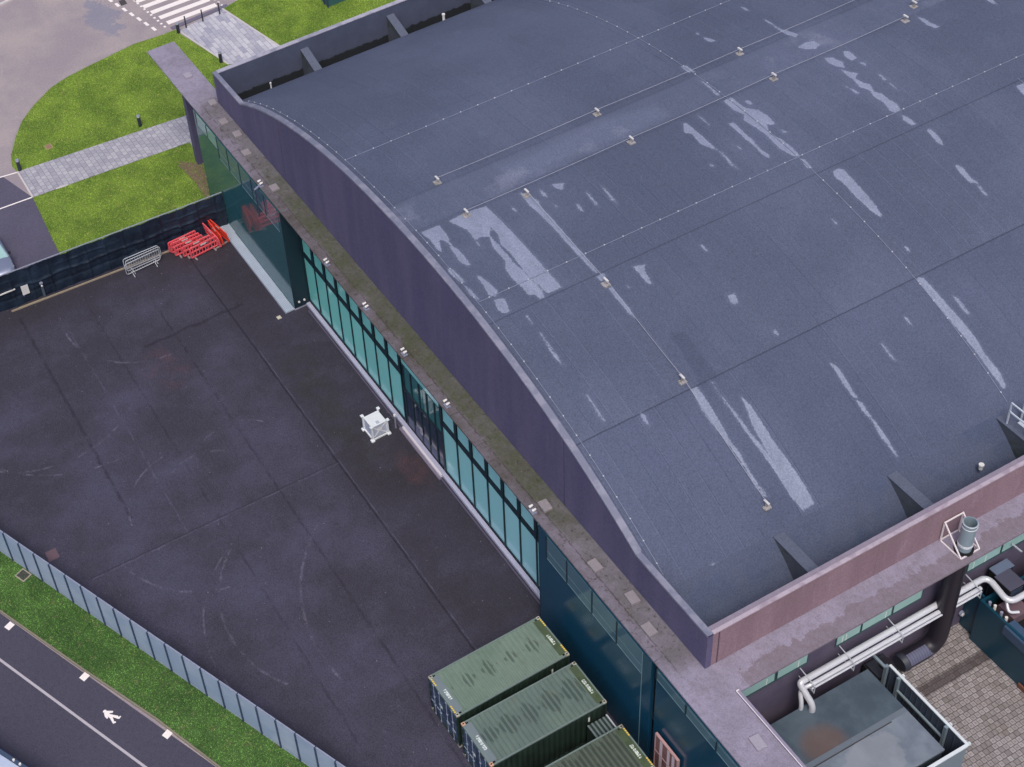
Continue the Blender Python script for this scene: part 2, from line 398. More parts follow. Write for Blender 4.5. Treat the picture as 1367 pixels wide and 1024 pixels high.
sheet('soil_patch', P2([(262,219),(241,216),(238,222),(262,246),(272,262),(285,275),(300,275),(284,262),(270,219)]), LZ+0.012, m_soil); tag(bpy.data.objects['soil_patch'], kind='structure')
# road markings on the top road (children of the ground sheet)
grd = bpy.data.objects['ground']
zeb = [(-34.0,5.25,9.45),(-35.05,5.05,9.3),(-36.15,4.8,9.2),(-37.3,4.6,9.0),(-38.4,4.4,8.9)]
for x, ya, yb in zeb: sheet('zebra_stripe', [(x-0.27,ya),(x+0.27,ya),(x+0.27,yb),(x-0.27,yb)], 0.006, m_white, grd)
for x in np.arange(-38.6, -33.6, 0.55):
    for y0 in (4.86, 9.75): sheet('crossing_dash', [(x-0.11,y0-0.09+(x+34)*0.1),(x+0.11,y0-0.09+(x+34)*0.1),(x+0.11,y0+0.09+(x+34)*0.1),(x-0.11,y0+0.09+(x+34)*0.1)], 0.006, m_white, grd)
for i in range(8):
    x = -33.9-i*1.0; y = 4.08-i*0.21
    sheet('give_way_dash', [(x-0.3,y-0.15),(x+0.3,y-0.09),(x+0.3,y+0.15),(x-0.3,y+0.09)], 0.006, m_white, grd)
for q in ([(0,237),(24,230)], [(0,279),(43,263.5)]):
    s, e = G(*q[0])[:2], G(*q[1])[:2]; s = s+(s-e)*0.5
    sheet('bay_line', [(s[0]-0.06,s[1]),(s[0]+0.06,s[1]),(e[0]+0.06,e[1]),(e[0]-0.06,e[1])], 0.014, m_white, lane)
sheet('gully_cover', P2([(158,1),(166,-1),(170,5),(162,8)]), 0.006, surf('iron_cover', (70,64,70)), grd)
sheet('cover_plate', P2([(47,7),(53,8),(54,11),(48,12)]), 0.006, m_worn, grd) if False else None
# far kerb in the top left corner
s, e = G(-30,21), G(30,-7); tag(MB().bar((s[0],s[1],0.06),(e[0],e[1],0.06),0.3,0.14).build('far_kerb', m_kerb), kind='structure')
# lower road markings
def along(p, q, w, z, name, mat, par):
    p, q = np.array(p), np.array(q); d = (q-p)/np.linalg.norm(q-p); nn = np.array([-d[1], d[0]])*w/2
    return sheet(name, [tuple(p-nn), tuple(q-nn), tuple(q+nn), tuple(p+nn)], z, mat, par)
along((-10,-35.5),(60,-4.5),0.13,0.016,'white_line', m_worn, lroad)
for c in crop(0,680,2.972,[(38,463),(336,664),(665,892)]):
    p = G(*c)[:2]; d = np.array([0.914,0.405]); along(p-d*0.18, p+d*0.18, 0.42, 0.016, 'marker_square', m_white, lroad)
fig = crop(120,920,17.07,[(330,520),(318,540),(300,535),(297,515),(310,490),(335,475),(360,475),(380,490),(385,497),(530,500),(527,538),(440,555),(470,575),(640,610),(660,640),(690,612),(715,620),(672,682),(640,680),(520,640),(555,740),(595,740),(590,770),(530,790),(515,770),(460,670),(420,635),(410,660),(395,682),(345,640),(325,570)])
sheet('pedestrian_symbol', P2(fig), 0.016, m_white, lroad)
# covers
def cover(name, c, sx, sy, mat, fr, label, z, ang=0.0):
    p = G(*c, z); t = empty(name, (p[0], p[1], z), ang, label=label, cat='drain cover')
    MB().box(-sx/2,sx/2,-sy/2,sy/2,0.002,0.02).build('frame', fr, t)
    MB().box(-sx/2+0.07,sx/2-0.07,-sy/2+0.07,sy/2-0.07,0.0205,0.028).build('plate', mat, t)
m_conc = surf('pale_concrete', (158,150,146)); m_iron = surf('dark_iron', (62,62,64)); m_brown = surf('rusty_plate', (104,84,98))
cover('gully_grate', (31,768), 0.7, 0.6, m_iron, m_conc, 'square drain grate with pale frame in the grass verge', LZ, 0.4)
cover('yard_cover', (70,741), 0.7, 0.6, m_brown, m_brown, 'brown square cover plate in the yard beside the grey fence', 0.006)
cover('white_cover', (372.5,424), 0.28, 0.26, surf('bright_cover', (206,200,190)), surf('bright_cover_rim', (190,184,176)), 'small whitish cover on the tarmac off the end of the metal walkway', 0.006)
cover('lawn_cover', (65,196), 0.6, 0.5, surf('pink_cover', (140,110,100)), surf('straw_frame', (150,140,100)), 'reddish rectangular cover set in the upper lawn', LZ+0.01)
# plant yard paving
M = Mat('granite_setts', 0.85)
n1 = M.noise(0.8, 5, None, 0.4); n2 = M.noise(30, 2); n4 = M.noise(3, 3)
S = 0.25; ry = (M.x*(1/S)); row = ry.floor(); ax = M.y*(1/S) + row*0.5
cell = M.white(ax.floor(), row); fx = (ax.mod(1.0)-0.5).abs(); fy = (ry.mod(1.0)-0.5).abs()
jj = fx.step(0.42, 0.48).mx(fy.step(0.42, 0.48))
dot = (fx*fx+fy*fy).sqrt().step(0.24, 0.16)*cell.gt(0.35)
c = M.mix(cell, base((126,120,126)), base((166,160,170))); c = M.mix(dot*0.4, c, base((92,78,76)))
c = M.mix(n1.step(0.52, 0.7)*0.35, c, base((116,106,94)))
stripe = (M.x-38.3 + (n4-0.5)*0.2).abs().step(0.32, 0.22)*M.y.gt(11.5); c = M.mix(stripe*0.75, c, base((58,46,52)))
c = M.mix(jj*0.95, c, base((56,50,56)))
m_sett = M.out(M.scale(c, (n2-0.5)*0.3+(M.noise(9,4)-0.5)*0.7+1.0), bump=jj.neg(), bstr=0.5)
tag(sheet('plant_yard_paving', [(36.3,1.0),(70,1.0),(70,60),(36.3,60)], 0.006, m_sett), kind='structure')

# ================================================================ BUILDING
B = empty('industrial_building', (12.4, 0.6, 0), label='large industrial building with arched blue grey felt roof and plum cladding', cat='building')
def BP(o):                                # parts keep world coordinates although the empty sits at the building's foot
    o.location = (-12.4, -0.6, 0); return o
YB = 62.0
def roof_stains():
    out = []
    c1 = lambda p: crop(520,240,2.967,p); c2 = lambda p: crop(907,0,2.967,p); c3 = lambda p: crop(900,240,2.925,p); c4 = lambda p: crop(907,440,2.967,p)
    A = [c1(p) for p in (
     [(125,210),(195,180),(225,215),(245,260),(270,275),(300,310),(320,335),(310,342),(280,325),(250,280),(225,245),(195,235),(205,285),(190,275),(160,235)],
     [(345,380),(365,385),(395,410),(425,440),(425,460),(395,460),(375,420)], [(415,475),(455,470),(475,520),(455,530),(430,515)],
     [(235,165),(300,130),(380,105),(430,150),(680,425),(625,450),(590,415),(510,330),(480,290),(440,255),(430,215),(400,185),(395,220),(430,260),(470,300),(490,330),(530,360),(560,395),(600,440),(615,465),(600,472),(575,455),(550,455),(525,425),(490,395),(460,355),(460,320),(430,290),(410,265),(395,225),(355,225),(345,240),(370,270),(350,255),(310,200),(270,180)],
     [(515,50),(550,60),(590,85),(600,110),(640,150),(700,220),(830,370),(810,365),(740,290),(640,180),(600,140),(555,100)], [(820,385),(850,372),(860,400),(835,400)],
     [(865,425),(885,430),(950,510),(970,550),(950,530),(890,460)], [(640,20),(690,12),(685,40),(665,35)], [(965,345),(1010,335),(1010,360),(1040,415),(1020,410),(985,365)],
     [(740,95),(750,97),(768,125),(750,118)], [(775,45),(785,50),(832,108),(815,100)], [(835,20),(845,25),(908,100),(880,80)], [(540,538),(548,540),(568,572),(558,568)],
     [(593,605),(603,612),(692,738),(655,705)], [(775,848),(785,855),(855,957),(835,945)], [(993,923),(1010,930),(1027,972),(1010,962)], [(1340,455),(1365,460),(1365,490),(1350,485)],
     [(595,35),(610,45),(625,70),(605,62)], [(485,110),(500,118),(503,128),(490,122)], [(650,98),(665,105),(660,112)], [(1238,258),(1250,268),(1262,285),(1250,275)], [(940,415),(952,425),(945,428)],
     [(230,350),(255,360),(300,405),(280,405),(240,370)], [(295,420),(318,432),(352,470),(355,480),(320,455)])]
    A += [c2(p) for p in (
     [(175,400),(205,385),(235,410),(265,430),(310,435),(350,460),(380,490),(365,495),(345,490),(355,530),(400,550),(440,580),(475,615),(460,622),(400,590),(340,530),(280,490),(255,475),(260,455),(215,435)],
     [(260,400),(275,398),(290,412),(275,415)], [(395,510),(430,525),(415,528)], [(478,630),(495,630),(525,668),(510,668)], [(72,455),(85,462),(122,497),(95,478)],
     [(15,487),(30,490),(90,540),(150,595),(120,585),(85,570),(50,530),(20,525)], [(195,490),(215,485),(260,530),(290,555),(320,590),(355,615),(355,625),(335,618),(300,580),(255,545),(225,515)],
     [(160,600),(172,605),(212,650),(237,675),(205,655)], [(575,230),(605,228),(645,245),(655,268),(620,262),(590,248)], [(650,205),(665,200),(690,218),(705,230),(680,240),(655,222)], [(708,243),(735,250),(738,260),(725,256)],
     [(640,275),(670,285),(705,290),(695,310),(720,325),(755,335),(770,365),(800,370),(830,395),(860,410),(875,435),(855,445),(835,440),(810,405),(775,385),(750,355),(715,345),(690,315),(660,295)],
     [(787,293),(800,298),(822,314),(812,320)], [(832,328),(842,334),(868,360),(850,347)], [(650,338),(665,342),(712,367),(700,372),(680,355)], [(880,455),(905,465),(935,490),(925,497),(890,478)],
     [(610,680),(625,668),(650,672),(690,715),(740,770),(780,820),(805,860),(790,855),(760,835),(700,780),(650,725),(615,700)], [(980,515),(995,510),(1030,545),(1045,575),(1025,568)],
     [(1092,655),(1105,655),(1125,668),(1168,722),(1152,724),(1110,682)], [(1170,723),(1180,727),(1222,775),(1212,775)], [(1335,340),(1365,330),(1400,340),(1400,390),(1365,375),(1345,355)],
     [(470,188),(500,168),(535,163),(555,178),(540,192),(500,195)], [(333,77),(345,80),(400,115),(470,135),(460,147),(430,138),(402,124)], [(95,148),(120,152),(142,162),(125,167),(105,158)],
     [(890,975),(900,978),(917,997),(902,993)], [(943,67),(955,68),(1000,93),(1030,105),(1012,112),(980,98)], [(5,262),(25,260),(62,285),(35,287)], [(88,322),(102,328),(162,377),(148,378),(110,342)],
     [(1208,-6),(1235,-3),(1262,20),(1240,14)], [(243,27),(258,30),(277,42),(262,42)], [(65,130),(75,130),(78,137),(67,137)], [(210,570),(216,572),(216,576)], [(230,580),(240,582),(246,592),(236,590)], [(120,650),(132,652),(138,660),(126,658)], [(607,868),(614,872),(624,888),(616,884)])]
    A += [c3(p) for p in (
     [(945,385),(970,380),(1050,470),(1130,560),(1170,610),(1220,690),(1270,750),(1295,805),(1285,815),(1240,755),(1170,660),(1080,550),(1000,455)],
     [(1088,455),(1105,460),(1145,510),(1160,535),(1132,512)], [(610,714),(622,718),(645,740),(690,815),(715,850),(700,850),(655,788)], [(712,866),(730,868),(765,920),(835,1020),(820,1015),(770,940),(735,895)],
     [(210,455),(235,445),(250,480),(235,488)], [(385,588),(400,587),(408,606),(395,604)], [(103,254),(112,256),(132,282),(120,275)], [(897,533),(907,537),(928,567),(915,560)], [(807,640),(820,645),(868,708),(850,698)], [(1155,0),(1170,0),(1188,14),(1172,12)])]
    A += [c4(p) for p in (
     [(45,235),(70,228),(100,270),(150,350),(200,440),(240,490),(270,550),(310,610),(320,640),(305,630),(230,500),(150,400),(90,320)], [(318,628),(330,632),(347,662),(332,658)],
     [(120,203),(130,207),(150,240),(190,290),(245,360),(290,420),(340,480),(400,560),(480,660),(495,718),(440,660),(380,560),(320,480),(250,385),(170,275)],
     [(245,265),(280,300),(320,360),(370,440),(430,520),(500,625),(535,690),(485,715),(420,620),(405,585),(380,540),(330,450),(290,380),(270,320)], [(597,133),(610,136),(642,170),(683,237),(672,232),(635,185)],
     [(703,283),(712,285),(755,342),(740,340),(725,320)], [(763,358),(773,362),(805,405),(868,507),(855,498),(795,420)], [(125,930),(140,925),(158,968)])]
    D = [crop(520,240,2.967,[(1110,610),(1165,605),(1310,780),(1235,815)])]
    L = [crop(500,0,2.967,p) for p in ([(380,530),(435,505),(465,535),(412,558)], [(450,660),(560,620),(860,470),(1120,400),(1200,460),(1000,560),(850,610),(570,740)], [(300,130),(345,112),(360,122),(318,142)])]
    return A, D, L
def sdf_field(XX, YY, polys, reach=0.6):
    S = np.full(XX.shape, -1.0); step = XX[0,1]-XX[0,0]
    x0, y0 = XX[0,0], YY[0,0]; sy = YY[1,0]-YY[0,0]
    for poly in polys:
        A = np.array([GR(*q)[:2] for q in poly])
        i0 = max(0, int((A[:,0].min()-reach-x0)/step)); i1 = min(XX.shape[1], int((A[:,0].max()+reach-x0)/step)+2)
        j0 = max(0, int((A[:,1].min()-reach-y0)/sy)); j1 = min(XX.shape[0], int((A[:,1].max()+reach-y0)/sy)+2)
        if i1 <= i0 or j1 <= j0: continue
        px, py = XX[j0:j1,i0:i1], YY[j0:j1,i0:i1]
        dmin = np.full(px.shape, 9.0); ins = np.zeros(px.shape, bool)
        for k in range(len(A)):
            (ax, ay), (bx, by) = A[k], A[(k+1) % len(A)]
            L2 = (bx-ax)**2+(by-ay)**2+1e-9; t = np.clip(((px-ax)*(bx-ax)+(py-ay)*(by-ay))/L2, 0, 1)
            dmin = np.minimum(dmin, np.hypot(px-ax-t*(bx-ax), py-ay-t*(by-ay)))
            if ay != by: ins ^= ((ay > py) != (by > py)) & (px < (bx-ax)*(py-ay)/(by-ay)+ax)
        S[j0:j1,i0:i1] = np.maximum(S[j0:j1,i0:i1], np.where(ins, dmin, -dmin))
    return S
KL, KR = -9.45, 33.1
def roof_mat():
    M = Mat('roof_felt', 0.88, spec=0.35)
    n1 = M.noise(0.12, 5); n2 = M.noise(15, 3); n3 = M.noise(1.6, 5, (0.5, 1, 1)); n4 = M.noise(5.0, 5)
    c = M.mix(n1.step(0.35, 0.65), base((82,89,116)), base((92,99,128)))
    # felt sheets: about 1 m wide, laid across the building, lapped end joints
    col = (M.y*(1/1.02)).floor()
    bay = (M.x*(1/7.0) + 0.2).floor()
    tone = M.white(col, bay)
    fy = ((M.y*(1/1.02)).mod(1.0)-0.5).abs()
    seam = fy.step(0.462, 0.492)*M.white(col, bay+7.0).step(0.2, 0.9)
    c = M.mix(tone*0.16, c, base((66,76,106)))
    c = M.mix(seam*0.42*n3.step(0.25, 0.6), c, base((48,56,84)))
    lite = (fy-0.452).abs().step(0.02, 0.0)*M.white(col, bay+3.0).step(0.5, 1.0)
    c = M.mix(lite*0.28, c, base((135,145,180)))
    for x0, a in ((19.72, 0.40), (26.66, 0.55), (4.2, 0.12), (-3.0, 0.10)):
        c = M.mix(line_mask(M, M.x, x0, 0.045, wob=n3, wamp=0.06)*a, c, base((30,34,54)))
    for x0 in (10.35, 12.75):
        c = M.mix(line_mask(M, M.x, x0, 0.10, wob=n3, wamp=0.1)*0.12, c, base((40,46,70)))
    # panel right of the lower seam is a touch darker, flat ridge zone a touch lighter
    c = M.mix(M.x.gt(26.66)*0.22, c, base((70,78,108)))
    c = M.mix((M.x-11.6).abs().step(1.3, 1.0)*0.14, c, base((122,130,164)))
    c = M.mix(M.attr('dark')*0.35, c, base((62,68,96)))
    c = M.mix(M.attr('lite')*0.22, c, base((128,138,172)))
    ridge_dust = ((M.x-11.6).abs().step(1.6, 0.2))*M.noise(0.35, 5).step(0.52, 0.68)
    c = M.mix(ridge_dust*0.4, c, base((140,142,172)))
    # pale dried water stains with sharp ragged edges
    s = M.attr('stain') + (M.noise(9, 7, None, 0, 0.75)-0.5)*0.22 + (n4-0.5)*0.10 + 0.025
    k = s.step(-0.02, 0.055)
    halo = s.step(-0.16, 0.0)
    c = M.mix(halo*0.10, c, base((128,136,170)))
    c = M.mix(k*(n3*0.8+0.32), c, base((148,155,186)))
    c = M.mix(k*(s.step(0.10, 0.02))*0.12, c, base((170,178,210)))
    flecks = M.noise(9, 2).step(0.775, 0.80)*M.noise(0.7, 3).step(0.5, 0.65)
    c = M.mix(flecks*0.35, c, base((150,158,190)))
    f = (n2-0.5)*1.15 + (M.noise(6, 4)-0.5)*0.25 + 0.95
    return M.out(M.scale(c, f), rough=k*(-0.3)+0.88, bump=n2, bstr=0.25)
m_roof = roof_mat()
def make_roof():
    xs = np.arange(KL, KR+0.001, (KR-KL)/340); ys = np.r_[np.arange(0.62, 40.0, 0.125), np.linspace(40.2, YB, 20)]
    ysu = np.arange(0.62, 40.0, 0.125)
    XX, YY = np.meshgrid(xs, ysu)
    A, D, L = roof_stains()
    S = sdf_field(XX, YY, A); DD = sdf_field(XX, YY, D); LL = sdf_field(XX, YY, L, 1.0)
    ext = len(ys)-len(ysu)
    pad = lambda a, v: np.vstack([a, np.full((ext, len(xs)), v)])
    S = pad(S, -1.0); DD = pad((DD > 0).astype(float), 0); LL = pad(np.clip(LL*1.5, 0, 1), 0)
    XX, YY = np.meshgrid(xs, ys); ZZ = zroof(XX)
    nx, ny = len(xs), len(ys)
    # eaves: the felt turns down steeply into the box gutters on both sides
    co = np.stack([XX, YY, ZZ], -1).reshape(-1, 3)
    idx = np.arange(nx*ny).reshape(ny, nx)
    q = np.stack([idx[:-1,:-1], idx[:-1,1:], idx[1:,1:], idx[1:,:-1]], -1).reshape(-1, 4)
    me = bpy.data.meshes.new('roof'); me.vertices.add(len(co)); me.vertices.foreach_set('co', co.ravel())
    n = len(q); me.loops.add(4*n); me.loops.foreach_set('vertex_index', q.ravel()); me.polygons.add(n)
    me.polygons.foreach_set('loop_start', np.arange(0, 4*n, 4)); me.polygons.foreach_set('loop_total', np.full(n, 4))
    me.update(); me.polygons.foreach_set('use_smooth', np.ones(n, bool))
    for nm, a in (('stain', S), ('dark', DD), ('lite', LL)):
        at = me.attributes.new(nm, 'FLOAT', 'POINT'); at.data.foreach_set('value', a.ravel().astype(np.float32))
    me.materials.append(m_roof)
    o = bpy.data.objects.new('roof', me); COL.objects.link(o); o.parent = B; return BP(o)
make_roof()
ZK = float(zroof(KR)); ZKL = float(zroof(KL))
m_felt = surf('gutter_felt', (78,86,114), 0.88, 0.14, 0.8, 0.55, 15, c2=(72,82,112))
m_gutter = surf('gutter_floor', (66,72,92), 0.9, 0.3, 1.0, 0.2, 30, c2=(58,72,52))
b = MB(); b.add([(KR,0.62,ZK),(KR,YB,ZK),(34.0,YB,ZK-0.75),(34.0,0.62,ZK-0.75)], [(0,3,2,1)])
b.add([(34.0,0.62,ZK-0.75),(34.0,YB,ZK-0.75),(35.25,YB,ZK-2.05),(35.25,0.62,ZK-2.05)], [(0,3,2,1)])
BP(b.build('eave_slope', m_felt, B))
b = MB(); b.add([(KL,0.62,ZKL),(KL,YB,ZKL),(-10.0,YB,ZKL-1.6),(-10.0,0.62,ZKL-1.6)], [(0,1,2,3)])
BP(b.build('eave_slope', m_felt, B))
BP(MB().box(35.2,36.0,0.85,YB,ZK-2.3,ZK-2.05).build('gutter_floor', m_gutter, B)); b = MB().box(-11.25,-9.9,0.85,YB,ZKL-1.9,ZKL-1.6)
BP(b.build('gutter_floor', m_gutter, B))
# cladding walls
def plum(name, c8, c2, stre=0.25):
    M = Mat(name, 0.75, spec=0.3)
    n1 = M.noise(0.9, 6, (1, 1, 0.12)); n2 = M.noise(15, 3); n3 = M.noise(3.5, 5, (1, 1, 0.06)); n4 = M.noise(0.35, 4)
    c = M.mix(n1.step(0.35, 0.7), base(c8), base(c2)); c = M.mix(n3.step(0.6, 0.78)*stre, c, base((126,112,142)))
    for x0 in (-1.95, 26.3): c = M.mix(line_mask(M, M.x, x0, 0.035)*0.7, c, base((38,34,56)))
    return M.out(M.scale(c, (n2-0.5)*0.9 + (n4-0.5)*0.2 + 1.0), bump=n2, bstr=0.15)
m_plum = plum('plum_cladding', (86,83,120), (97,92,128))
def pink():
    M = Mat('rust_plum_cladding', 0.75, spec=0.3)
    n1 = M.noise(0.7, 6, (1, 1, 0.15)); n2 = M.noise(15, 3); n3 = M.noise(2.5, 6, (1, 1, 0.2))
    c = M.mix(n1.step(0.35, 0.68), base((134,111,126)), base((146,122,138))); c = M.mix(n3.step(0.55, 0.75)*0.3, c, base((176,150,178)))
    c = M.mix(line_mask(M, M.y, 1.15, 0.05)*0.8, c, base((60,46,64)))
    for y0 in (9.3, 17.65): c = M.mix(line_mask(M, M.y, y0, 0.03)*0.25, c, base((80,62,84)))
    return M.out(M.scale(c, (n2-0.5)*0.8 + 1.0), bump=n2, bstr=0.15)
m_pink = pink()
m_cop = surf('coping_metal', (168,166,190), 0.6, 0.12, 2.0, 0.15, 30, c2=(140,140,164))
m_cop2 = surf('rosy_coping', (178,164,184), 0.6, 0.1, 2.5, 0.15, 20, c2=(156,140,160))
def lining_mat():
    M = Mat('lining_with_painted_shade', 0.88); n1 = M.noise(0.8, 5); n2 = M.noise(14, 3); n3 = M.noise(1.6, 6)
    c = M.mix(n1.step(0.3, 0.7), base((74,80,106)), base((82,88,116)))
    k = (M.z + (n3-0.5)*0.6).step(8.22, 8.14); c = M.mix(k*0.93, c, base((26,30,34)))  # ragged black band paints the gutter's shade low on the lining
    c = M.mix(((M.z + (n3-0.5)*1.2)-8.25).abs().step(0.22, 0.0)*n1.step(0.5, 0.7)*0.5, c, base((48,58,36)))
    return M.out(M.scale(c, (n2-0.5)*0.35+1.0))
m_inner = surf('parapet_inner_felt', (76,84,114), 0.88, 0.12, 0.8, 0.2, 40)
ZP = 10.2
yw0, yw1 = 0.57, 0.85
def zwall(x): return max(zroof(x)+0.13, -99)
arcx = [KL+0.6 + (32.45-KL-0.6)*i/90 for i in range(91)]
# front gable wall: flat ends at parapet level, segmental top between
xa = next(x for x in arcx if zwall(x) > ZP); xb = [x for x in arcx if zwall(x) > ZP][-1]
top = [(-11.55, ZP)] + [(xa-0.05, ZP)] + [(x, zwall(x)) for x in arcx if xa <= x <= xb] + [(xb+0.05, ZP)] + [(36.3, ZP)]
b = MB(); n = len(top)
vs = [(x, yw0, z) for x, z in top] + [(x, yw1, z) for x, z in top] + [(x, yw0, 7.6) for x, z in top] + [(x, yw1, 7.6) for x, z in top]
fs = []
for i in range(n-1):
    fs += [(2*n+i, 2*n+i+1, i+1, i), (n+i, n+i+1, 3*n+i+1, 3*n+i), (i, i+1, n+i+1, n+i)]
fs += [(0, n, 3*n, 2*n), (n-1, 2*n+n-1, 3*n+n-1, n+n-1)]
b.add(vs, fs); BP(b.build('gable_wall', m_plum, B))
b = MB()
for i in range(n-1):
    x0, z0 = top[i]; x1, z1 = top[i+1]
    fl = ZP-0.001 if (i == 0 or i == n-2) else None
    w0, w1 = (0.55, 0.83) if fl else (0.55, 0.88)
    if i in (1, n-3): w1 = 0.83
    t = 0.05
    b.add([(x0,w0,z0-0.06),(x1,w0,z1-0.06),(x1,w1,z1-0.06),(x0,w1,z0-0.06),(x0,w0,z0+t),(x1,w0,z1+t),(x1,w1,z1+t),(x0,w1,z0+t)],
          [(4,5,6,7),(0,1,5,4),(3,7,6,2),(0,4,7,3),(1,2,6,5)])
def coping_mat():
    M = Mat('stained_coping', 0.6)
    n1 = M.noise(1.3, 6); n2 = M.noise(30, 2); n3 = M.noise(6, 5)
    c = M.mix(n1.step(0.42, 0.6), base((116,119,146)), base((136,136,162))); c = M.mix(n3.step(0.60, 0.70)*0.35, c, base((92,96,120)))
    return M.out(M.scale(c, (n2-0.5)*0.2+1.0))
BP(b.build('gable_coping', coping_mat(), B))
# side parapets
BP(MB().box(36.02,36.3,yw1,YB,7.6,ZP).build('side_parapet', m_pink, B))
BP(MB().box(35.985,36.018,yw1,YB,7.0,ZP-0.02).build('parapet_lining', m_inner, B))
BP(MB().box(35.95,36.17,0.832,YB,ZP,ZP+0.03).build('side_coping', surf('grey_coping', (136,126,148), 0.7, 0.2, 3, 0.2, 14), B)); BP(MB().box(36.172,36.345,0.832,YB,ZP,ZP+0.06).build('side_coping', m_cop2, B))
BP(MB().box(-11.55,-11.33,yw1,YB,7.0,ZP).build('side_parapet', m_plum, B))
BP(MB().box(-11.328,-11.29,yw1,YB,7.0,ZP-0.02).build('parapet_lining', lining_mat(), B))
BP(MB().box(-11.6,-11.27,0.832,YB,ZP,ZP+0.045).build('side_coping', m_cop, B))
BP(MB().box(-11.55,-11.3,0.9,YB,0,7.0).build('rear_wall', m_plum, B))
# gutter fins
m_fin = surf('fin_felt', (88,94,118), 0.85, 0.15, 1.5, 0.45, 15); m_finside = surf('fin_mossy_side', (78,84,100), 0.9, 0.35, 1.2, 0.4, 15, c2=(58,68,58), lo=0.5, hi=0.7)
for i in range(8):
    y = 6.5 + 6.22*i
    for (x0, z0, x1, z1) in ((KR+0.12, ZK-0.05, 35.98, ZK-0.05), (-11.29, 9.62, KL+0.02, ZKL-0.03)):
        b = MB(); zl = 6.9
        b.add([(x0,y,zl),(x1,y,zl),(x1,y+0.5,zl),(x0,y+0.5,zl),(x0,y,z0-0.05),(x1,y,z1-0.05),(x1,y+0.5,z1-0.05),(x0,y+0.5,z0-0.05)], [(0,1,5,4),(1,2,6,5),(2,3,7,6),(3,0,4,7)])
        f = BP(b.build('gutter_fin', m_finside, B))
        b = MB().add([(x0,y-0.02,z0),(x1,y-0.02,z1),(x1,y+0.52,z1),(x0,y+0.52,z0),(x0,y-0.02,z0-0.05),(x1,y-0.02,z1-0.05),(x1,y+0.52,z1-0.05),(x0,y+0.52,z0-0.05)], [(0,1,2,3),(4,7,6,5),(0,4,5,1),(1,5,6,2),(2,6,7,3),(3,7,4,0)])
        b.build('fin_cap', m_fin, f)
# ledge
def ledge_mat():
    M = Mat('ledge_felt', 0.85, spec=0.35)
    n1 = M.noise(0.7, 6); n2 = M.noise(16, 3); n3 = M.noise(2.6, 6); n4 = M.noise(7, 4)
    c = M.mix(n1.step(0.4, 0.62), base((144,138,164)), base((133,127,150)))
    c = M.mix(n3.step(0.55, 0.6)*0.30, c, base((120,110,126)))
    # right-hand side ledge: dirt tide mark along the outer half
    tide = (M.x + (n1-0.5)*1.5 + (n3-0.5)*0.8).step(37.02, 37.10)*M.x.gt(36.32)*M.y.gt(1.6)
    c = M.mix(tide*0.55, c, base((112,98,108)))
    # front ledge: algae and grime in the sheltered middle stretch
    span = M.x.step(-13.5, -10.5)*M.x.step(36.4, 35.0)
    mid = M.x.step(-9.0, 2.0)*M.x.step(31.0, 24.0)
    c = M.mix(span*(mid*0.35+0.5)*(n1*1.3+0.25), c, base((82,77,80)))
    inner = (M.y + (n1-0.5)*0.7 + (n3-0.5)*0.35).step(-0.55, -0.20)
    c = M.mix(span*inner*(mid*0.6+0.3)*(n3*1.3+0.15)*(M.noise(1.1,5)*1.2+0.3), c, base((74,80,62)))
    seamx = (((M.x + n1*0.3 + (M.y*0.55).floor()*0.6)*(1/2.3)).mod(1.0)-0.5).abs().step(0.485, 0.498)*M.y.lt(-0.35)
    seam = line_mask(M, M.y, -0.42, 0.05, wob=n3, wamp=0.25)*0.8
    c = M.mix((seamx.mx(seam))*span*n3.step(0.35,0.55)*0.65, c, base((44,38,38)))
    c = M.mix(n4.step(0.62, 0.70)*span*0.5, c, base((120,114,108))); c = M.mix(M.noise(4.5, 6).step(0.56, 0.66)*span*0.55, c, base((56,50,48)))
    f = (n2-0.5)*0.8 + (M.noise(5,5)-0.5)*0.45 + 1.0
    return M.out(M.scale(c, f), bump=n2, bstr=0.3)
m_ledge = ledge_mat()
m_fascia = surf('ledge_fascia', (96,86,104), 0.7, 0.15, 2, 0.15, 30)
b = MB().box(-19.6,-11.55,-0.95,1.02,7.85,7.95); b.box(-11.55,36.3,-0.95,0.57,7.85,7.95); b.box(36.3,62,-0.95,0.93,7.85,7.95); b.box(36.3,37.84,0.93,YB,7.85,7.95)
BP(b.build('ledge', m_ledge, B))
b = MB().box(-19.5,-11.55,-0.85,0.95,7.70,7.848); b.box(-11.549,61,-0.80,0.56,7.70,7.848)
BP(b.build('ledge_fascia', m_fascia, B))
BP(MB().box(-13.2,-11.56,0.62,1.06,7.951,8.02).build('ledge_edge', m_fascia, B)) if False else None
b = MB().box(37.76,62,0.93,1.09,7.70,8.04)
BP(b.build('ledge_kerb', surf('lavender_kerb', (140,132,160), 0.8, 0.15, 2, 0.15, 30), B))
b = MB().box(37.80,62,0.928,0.955,8.041,8.075); b.box(37.78,37.82,0.93,1.07,8.042,8.08)
BP(b.build('kerb_trim', surf('white_trim', (226,222,236), 0.5, 0.06, 3, 0.1, 30), B))
# slab column under the far end of the ledge
BP(MB().box(-16.84,-16.3,-0.03,0.42,0,7.70).build('slab_column', m_plum, B))
